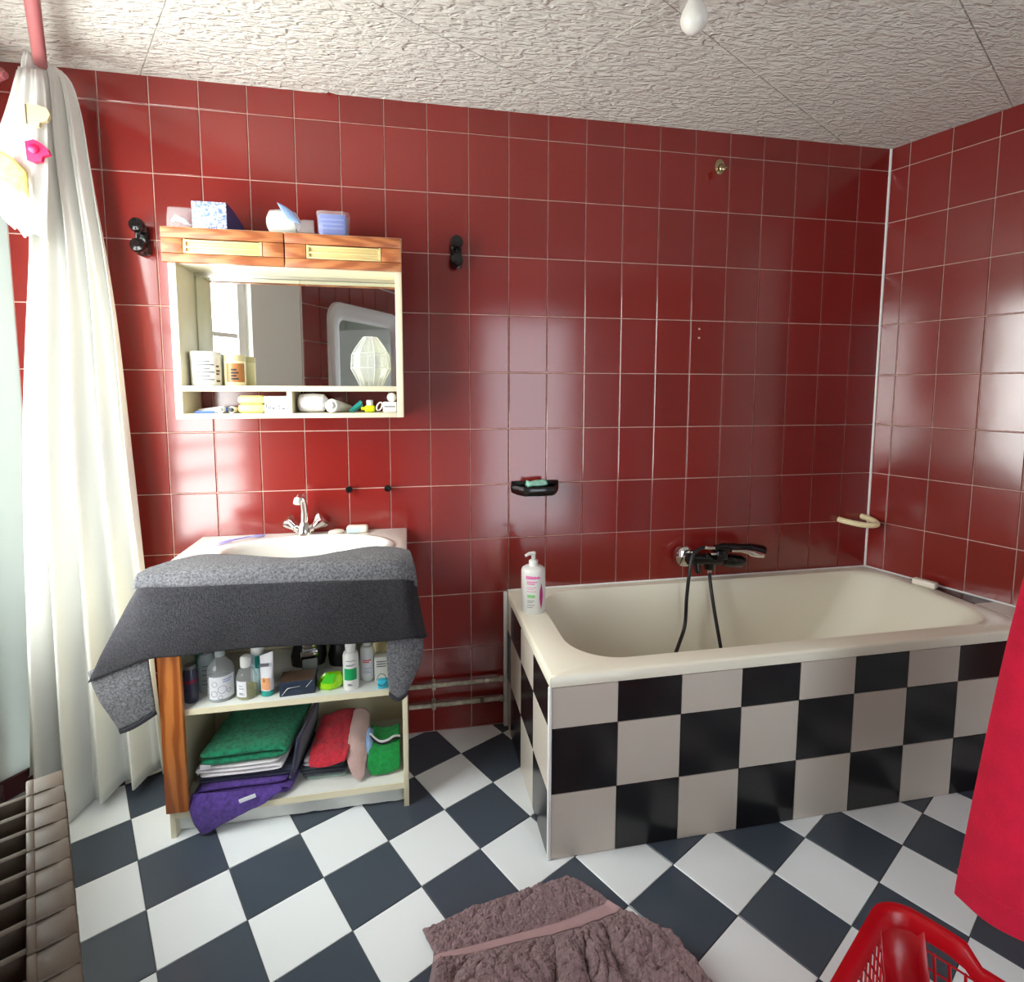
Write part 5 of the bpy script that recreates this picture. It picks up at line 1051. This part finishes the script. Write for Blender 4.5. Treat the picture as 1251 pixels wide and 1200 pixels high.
# drape pulled up to the left with its embroidered hem
spine = [(2.235, -2.935, -2.872, -0.238), (2.17, -2.948, -2.862, -0.25), (2.10, -2.962, -2.858, -0.262), (2.03, -2.985, -2.856, -0.27), (1.96, -3.005, -2.858, -0.275), (1.90, -3.012, -2.864, -0.275), (1.85, -3.002, -2.872, -0.272), (1.81, -2.985, -2.88, -0.265), (1.785, -2.965, -2.888, -0.25)]
rows = []
for i, (z, xl, xr, y0) in enumerate(spine):
    t = i / 8; row = []
    for j in range(31):
        u = j / 30; fold = math.sin(2 * PI * 3.2 * u + 0.8 * math.sin(3 * t)) + 0.5 * math.sin(2 * PI * 6.7 * u + 2 * t)
        row.append((xl + (xr - xl) * u, y0 - 0.018 * math.sin(PI * u) + 0.0085 * fold * (0.5 + 0.5 * t), z + 0.012 * math.sin(2 * PI * 1.6 * u) * t - 0.03 * (u - 0.5) * t))
    rows.append(row)
o = cloth(rows, 'tucked_drape', 'curtain_cloth', cu_, 0.003, 1, 0.0)
bd = [[(-2.965, -0.312, 1.995), (-2.915, -0.322, 1.975), (-2.884, -0.318, 1.935)], [(-2.968, -0.312, 1.955), (-2.92, -0.323, 1.936), (-2.883, -0.320, 1.900)], [(-2.97, -0.312, 1.912), (-2.925, -0.322, 1.895), (-2.882, -0.320, 1.866)]]
o = cloth(bd, 'embroidered_band', 'curtain_band', cu_, 0.003, 2, 0.004, 20)
cp1 = thing('cream_clip', 'cream plastic clip pinching the white curtain', 'clip', (-2.864, -0.29, 2.092)); m_ = T(-2.862, -0.292, 2.092, 0.1)
mb = MB(); mb.prism([(-0.022, -0.028), (0.004, -0.03), (0.008, -0.018), (0.024, -0.012), (0.032, 0.004), (0.026, 0.02), (0.004, 0.026), (-0.022, 0.026)], 0, 0.012, m_ @ Matrix.Rotation(PI / 2, 4, 'X')); sub(mb, 'clip_plate', 'cream_plastic', cp1, smooth=False)
mb = MB(); mb.box(-0.0225, -0.0205, -0.0135, -0.011, -0.026, 0.024, 0, m_); sub(mb, 'clip_seam', 'print_brown', cp1, smooth=False)
cp2 = thing('red_clip', 'small bright pink-red clip below the cream clip', 'clip', (-2.866, -0.29, 1.995)); m_ = T(-2.864, -0.298, 1.995, 0.1)
mb = MB(); mb.prism([(-0.022, -0.026), (-0.006, -0.03), (0.010, -0.026), (0.014, -0.012), (0.030, -0.006), (0.026, 0.008), (0.012, 0.022), (-0.004, 0.030), (-0.024, 0.022)], 0, 0.014, m_ @ Matrix.Rotation(PI / 2, 4, 'X')); sub(mb, 'clip_plate', 'pink_plastic', cp2, smooth=False)
mb = MB(); mb.lathe([(0.012, 0), (0.012, 0.006), (0.008, 0.010), (0.002, 0.011)], 16, m_ @ T(-0.004, -0.013, 0.004, 0, PI / 2)); sub(mb, 'button', 'pink_plastic', cp2)

# ------------------------------------------------------------------ radiator under the window
rad = thing('radiator', 'brown cast column radiator under the window', 'radiator', (-2.56, -1.2, 0))
A_, B_ = Vector((-2.563 + 0.04, -0.927 - 0.08, 0)), Vector((-2.314 + 0.04, -1.365 - 0.08, 0)); rdx = LD.copy(); rnx = LN.copy()
ctr0 = Vector((-2.515, -1.005, 0)); RH = 0.645; pitch_ = 0.0515
# cross-profile of one section, seen along the radiator: u across (0 = room side), z up
for k in range(15):
    base = ctr0 + rdx * pitch_ * k
    mb = MB(); mt = Matrix(((rnx.x, rdx.x, 0, base.x), (rnx.y, rdx.y, 0, base.y), (0, 0, 1, 0), (0, 0, 0, 1)))
    w2 = pitch_ / 2 - 0.0001
    # front column with rounded shoulders
    mb.box(-0.044, 0.0, -w2, w2, 0.09, RH, 0.003, mt)
    mb.box(-0.052, -0.041, -w2, w2, RH - 0.05, RH + 0.0015, 0.003, mt)
    mb.tube([mt @ Vector(p) for p in ((-0.05, w2, RH + 0.001), (-0.02, w2, RH + 0.0004), (-0.003, w2, RH - 0.003), (0.0, w2, RH - 0.02), (0.0, w2, 0.1))], 0.0016, 6)
    # rear fins, thin with gaps
    mb.box(-0.125, -0.04, -0.006, 0.006, 0.10, RH - 0.012, 0.003, mt)
    mb.box(-0.135, -0.115, -w2, w2, 0.10, RH - 0.012, 0.004, mt)
    sub(mb, 'section', 'radiator_brown', rad)
for k in (0.6, 13.4):
    base = ctr0 + rdx * pitch_ * k
    mb = MB(); mt = Matrix(((rnx.x, rdx.x, 0, base.x), (rnx.y, rdx.y, 0, base.y), (0, 0, 1, 0), (0, 0, 0, 1))); mb.box(-0.10, -0.02, -0.012, 0.012, 0.0, 0.095, 0.003, mt); sub(mb, 'foot', 'radiator_brown', rad)

# ------------------------------------------------------------------ framed mirror on the tiled part of the window wall
fm = thing('wall_mirror', 'wall mirror with thick rounded white frame, seen in cabinet mirror', 'mirror', tuple(LA + LD * 2.05 + LN * 0.01 + Vector((0, 0, 1.5))))
def wallpt(s, z, off): q = LA + LD * s + LN * off; return Vector((q.x, q.y, z))
def rr(s0, s1, z0, z1, r, off, n=8):
    pts = []
    for cx, cz, a0 in ((s1 - r, z1 - r, 0), (s0 + r, z1 - r, PI / 2), (s0 + r, z0 + r, PI), (s1 - r, z0 + r, 1.5 * PI)):
        for i in range(n): a = a0 + PI / 2 * i / (n - 1); pts.append(wallpt(cx + r * math.cos(a), cz + r * math.sin(a), off))
    return pts
mb = MB(); mb.grid([rr(1.67, 2.50, 1.0, 1.90, 0.12, 0.008), rr(1.675, 2.495, 1.005, 1.895, 0.115, 0.03), rr(1.70, 2.47, 1.03, 1.87, 0.10, 0.036), rr(1.72, 2.45, 1.05, 1.85, 0.09, 0.028), rr(1.745, 2.425, 1.075, 1.825, 0.075, 0.03), rr(1.77, 2.40, 1.10, 1.80, 0.055, 0.02), rr(1.78, 2.39, 1.11, 1.79, 0.05, 0.014)], closed=True); sub(mb, 'frame', 'off_white_frame', fm, angle=60)
mb = MB(); mb.add(rr(1.78, 2.39, 1.11, 1.79, 0.05, 0.013), [tuple(range(32))]); sub(mb, 'glass', 'mirror', fm, smooth=False)

# ------------------------------------------------------------------ ceiling lamp
lx, ly = -1.165, -0.735
lm = thing('ceiling_lamp', 'bare white bulb in ceiling lamp holder', 'lamp', (lx, ly, ZC))
mb = MB(); mb.lathe([(0.045, 0.0), (0.045, -0.008), (0.022, -0.016), (0.018, -0.035), (0.016, -0.045)], 20, T(lx, ly, ZC - 0.004)); sub(mb, 'lamp_holder', 'white_plastic', lm)
mb = MB(); mb.lathe([(0.014, -0.04), (0.018, -0.052), (0.030, -0.075), (0.034, -0.092), (0.030, -0.108), (0.018, -0.121), (0.004, -0.126)], 24, T(lx, ly, ZC - 0.004)); sub(mb, 'bulb', 'bulb_white', lm)

# ------------------------------------------------------------------ bath towel on the floor
ft = thing('floor_towel', 'mauve terry towel lying rumpled on the checked floor', 'towel', (-1.55, -1.1, 0))
edgeR = [(-1.477, -0.748), (-1.43, -0.79), (-1.375, -0.850), (-1.32, -0.92), (-1.275, -0.99), (-1.25, -1.045), (-1.235, -1.12), (-1.225, -1.22), (-1.22, -1.34), (-1.22, -1.45)]
edgeL = [(-1.866, -0.820), (-1.856, -0.848), (-1.842, -0.880), (-1.846, -0.915), (-1.855, -0.955), (-1.86, -1.02), (-1.862, -1.12), (-1.862, -1.22), (-1.862, -1.34), (-1.86, -1.45)]
def interp(E, t):
    f = t * (len(E) - 1); i = min(int(f), len(E) - 2); f -= i; return Vector(E[i]) * (1 - f) + Vector(E[i + 1]) * f
nu, nv_ = 220, 220; rows = []
band = []
for i in range(nv_ + 1):
    t = i / nv_; a, b_ = interp(edgeL, t), interp(edgeR, t); row = []
    for j in range(nu + 1):
        u = j / nu; p = a * (1 - u) + b_ * u
        p.y += 0.012 * math.sin(PI * u) * (1 - t) + 0.006 * noise.noise((u * 4, t * 2, 1)) * (1 - t)
        # woven band runs obliquely from the left edge to the right corner
        tb_ = 0.285 - 0.05 * u + 0.03 * math.sin(PI * u)
        wb = max(0.0, min(1.0, (abs(t - tb_) - 0.024) / 0.03)); wb = wb * wb * (3 - 2 * wb)
        fan = max(0.0, t - tb_)
        ang_ = math.atan2(p.x + 1.50, -(p.y + 0.70))
        ridge = abs(math.sin(ang_ * 8 + 2.4 * noise.noise((p.x * 6, p.y * 6, 3)))) ** 0.6
        fine = abs(math.sin(ang_ * 21 + 5 * noise.noise((p.x * 11, p.y * 11, 6)))) ** 0.5
        crk = abs(noise.noise((p.x * 26, p.y * 26, 4))) + 0.6 * abs(noise.noise((p.x * 60, p.y * 60, 9))) + 0.5 * abs(noise.noise((p.x * 120, p.y * 120, 2)))
        z = 0.012 + (0.034 * ridge + 0.012 * fine) * min(1, fan * 5) + 0.014 * crk * wb
        z += 0.018 * math.exp(-((t - 0.10) / 0.06) ** 2) * math.exp(-((u - 0.86) / 0.12) ** 2) + 0.012 * math.exp(-((u - 0.985) / 0.02) ** 2)
        ed = min(u, 1 - u, t) ; z = 0.006 + (z - 0.006) * min(1, ed * 30 + 0.25)
        row.append(Vector((p.x, p.y, max(0.005, z))))
    rows.append(row)
bi = []
for j in range(nu + 1):
    u = j / nu; tb_ = 0.285 - 0.05 * u + 0.03 * math.sin(PI * u); bi.append(tb_)
mb = MB(); mb.grid(rows); o = sub(mb, 'terry_sheet', 'terry_mauve', ft); solid(o, 0.005, 0)
rows2 = []
for dt in (-0.026, -0.013, 0.0, 0.013, 0.026):
    r_ = []
    for j in range(nu + 1):
        f = (bi[j] + dt) * nv_; i = int(f); f -= i; q = rows[i][j] * (1 - f) + rows[i + 1][j] * f; r_.append(q + Vector((0, 0, 0.0045)))
    rows2.append(r_)
mb = MB(); mb.grid(rows2); o = sub(mb, 'woven_band', 'mauve_band', ft); solid(o, 0.0012, 0)

# ------------------------------------------------------------------ red laundry basket
e1, e2 = Vector((-0.872, -0.49, 0)), Vector((0.49, -0.872, 0)); bc0 = Vector((-0.905, -1.185, 0)); BH = 0.292; BLn, BWd = 0.54, 0.38
bk = thing('laundry_basket', 'red plastic laundry basket with open mesh sides', 'basket', tuple(bc0 + e1 * BWd / 2 + e2 * BLn / 2))
def bpt(a, b, z): return Vector((bc0.x, bc0.y, 0)) + e1 * a + e2 * b + Vector((0, 0, z))
def brect(ins, z, r, n=7, dip=False):
    pts = []; a0, a1, b0, b1 = ins, BWd - ins, ins, BLn - ins
    for ca, cb_, s in ((a0 + r, b0 + r, PI), (a1 - r, b0 + r, 1.5 * PI), (a1 - r, b1 - r, 0), (a0 + r, b1 - r, PI / 2)):
        for i in range(n):
            a = s + PI / 2 * i / (n - 1); pts.append((ca + r * math.cos(a), cb_ + r * math.sin(a)))
    full_ = []
    for i in range(len(pts)):
        p, q = pts[i], pts[(i + 1) % len(pts)]; m2 = 16 if math.hypot(p[0] - q[0], p[1] - q[1]) > 0.1 else 1
        full_ += [(p[0] + (q[0] - p[0]) * t / m2, p[1] + (q[1] - p[1]) * t / m2) for t in range(m2)]
    sm = lambda v: max(0, min(1, v)) ** 2 * (3 - 2 * max(0, min(1, v)))
    dz = lambda p: -0.034 * sm((p[1] - 0.135) / 0.03) * sm((0.405 - p[1]) / 0.03) * (1 if (p[0] < 0.05 or p[0] > BWd - 0.05) else 0) if z > 0.2 else 0.0
    return [bpt(p[0], p[1], z + dz(p)) for p in full_]
mb = MB(); mb.grid([brect(0.006, BH - 0.035, 0.055), brect(0.0, BH - 0.033, 0.06), brect(-0.004, BH - 0.012, 0.064), brect(-0.002, BH - 0.002, 0.064), brect(0.008, BH, 0.056), brect(0.018, BH - 0.006, 0.05), brect(0.021, BH - 0.035, 0.048)], closed=True); sub(mb, 'rim', 'basket_red', bk, angle=60)
ins = lambda z: 0.012 + (BH - z) * 0.20
mb = MB(); mb.grid([brect(ins(0.0), 0.0, 0.05), brect(ins(0.0) + 0.004, 0.0, 0.05), brect(ins(0.05), 0.05, 0.05), brect(ins(0.05) - 0.004, 0.05, 0.05)], closed=True); mb.f.append(tuple(range(len(mb.v) // 4))); sub(mb, 'base_tray', 'basket_red', bk)
def side_pts(side, t, z):
    i_ = ins(z); a0, a1, b0, b1 = i_, BWd - i_, i_, BLn - i_
    if side == 0: return bpt(a0 + (a1 - a0) * t, b0, z)
    if side == 1: return bpt(a1, b0 + (b1 - b0) * t, z)
    if side == 2: return bpt(a1 + (a0 - a1) * t, b1, z)
    return bpt(a0, b1 + (b0 - b1) * t, z)
for sd_ in range(4):
    ncol = 16 if sd_ in (1, 3) else 10; mb = MB(); t0, t1 = 0.10, 0.90
    if sd_ in (0, 2):       # short sides: diamond lattice
        for k in range(-9, 12):
            for sg in (1, -1):
                pts = []
                for m2 in range(11):
                    z = 0.05 + (BH - 0.08) * m2 / 10; t = t0 + (t1 - t0) * (k / 11 + sg * m2 / 10 * 0.55 + (0 if sg > 0 else 0.0))
                    if t0 - 1e-6 <= t <= t1 + 1e-6: pts.append(side_pts(sd_, t, z))
                if len(pts) > 1: mb.tube(pts, 0.0022, 6)
    else:                   # long sides: upright bars with cross bars
        for k in range(ncol + 1):
            t = t0 + (t1 - t0) * k / ncol; mb.tube([side_pts(sd_, t, 0.045), side_pts(sd_, t, BH - 0.05)], 0.0028, 6)
        for k in range(7):
            z = 0.06 + 0.03 * k; mb.tube([side_pts(sd_, t0, z), side_pts(sd_, t1, z)], 0.0020, 6)
    sub(mb, 'mesh_side', 'basket_red', bk)
for (ca, cb_, s) in ((0, 0, 0), (1, 0, 1), (1, 1, 2), (0, 1, 3)):
    g = []
    for z in (0.04, 0.10, 0.18, BH - 0.02):
        r = 0.05; i_ = ins(z) ; a0, a1, b0, b1 = i_, BWd - i_, i_, BLn - i_
        cx = a0 + r if ca == 0 else a1 - r; cy = b0 + r if cb_ == 0 else b1 - r; st = {0: PI, 1: 1.5 * PI, 2: 0, 3: PI / 2}[s]; row = []
        for i in range(9):
            a = st - 0.25 + (PI / 2 + 0.5) * i / 8; row.append(bpt(cx + r * math.cos(a), cy + r * math.sin(a), z))
        g.append(row)
    mb = MB(); mb.grid(g); solid(sub(mb, 'corner_panel', 'basket_red', bk), 0.004)

# ------------------------------------------------------------------ red towel on a valet stand
sa, sbv = Vector((-0.50, -1.13, 0)), Vector((0.24, -0.97, 0)).normalized()
vs2 = thing('towel_stand', 'slim white floor stand carrying the red towel', 'stand', (-0.28, -1.72, 0))
arm0 = Vector((-0.455, -1.14, 1.52)); armd = (Vector((-0.28, -1.72, 1.52)) - arm0)
mb = MB(); mb.tube([arm0, arm0 + armd], 0.012, 12); sub(mb, 'arm', 'white_plastic', vs2)
mb = MB(); mb.tube([(-0.28, -1.72, 0.02), (-0.28, -1.72, 1.53)], 0.016, 14); sub(mb, 'post', 'white_plastic', vs2)
mb = MB(); mb.lathe([(0.17, 0.0), (0.17, 0.012), (0.15, 0.02), (0.02, 0.024)], 32, T(-0.28, -1.72, 0.001)); sub(mb, 'base', 'white_plastic', vs2)
rtw = thing('red_towel', 'large crimson terry towel hanging in soft folds', 'towel', (-0.55, -1.3, 0.2))
rows = []
ad = armd.normalized(); an = Vector((-ad.y, ad.x, 0))
for z, flare in ((1.535, 0.0), (1.525, 0.02), (1.45, 0.10), (1.2, 0.34), (1.0, 0.52), (0.8, 0.68), (0.6, 0.80), (0.4, 0.91), (0.26, 0.98), (0.215, 1.0), (0.205, 1.0)):
    row = []; n = 40
    for i in range(n):
        a = 2 * PI * i / n; ca_, sa_ = math.cos(a), math.sin(a)
        half = 0.235 + 0.03 * flare; mid = arm0 + ad * 0.27
        cx = half * math.copysign(abs(ca_) ** 0.7, ca_); th_ = 0.014 + 0.038 * flare
        th_ *= 1 + 0.35 * flare * math.sin(5 * a + 2 * z) + 0.2 * flare * noise.noise((a * 1.5, z * 2, 5))
        q = mid + ad * cx + an * (th_ * sa_) + Vector((-0.215 * flare, 0.0, 0)) * (0.55 - 0.45 * ca_)
        drop = 0.0
        row.append(Vector((q.x, q.y, z + drop)))
    rows.append(row)
mb = MB(); mb.grid(rows, closed=True); mb.f.append(tuple(range(40))); o = sub(mb, 'towel_body', 'terry_red', rtw); subsurf(o, 2)
mb = MB()
hem = [p + (p - Vector((sum(v.x for v in rows[-3]) / 40, sum(v.y for v in rows[-3]) / 40, p.z))).normalized() * -0.001 for p in [Vector((v.x, v.y, 0.262)) for v in rows[-3]]]
mb.tube(hem + [hem[0]], 0.0022, 6, cap=False); sub(mb, 'hem', 'terry_red', rtw)
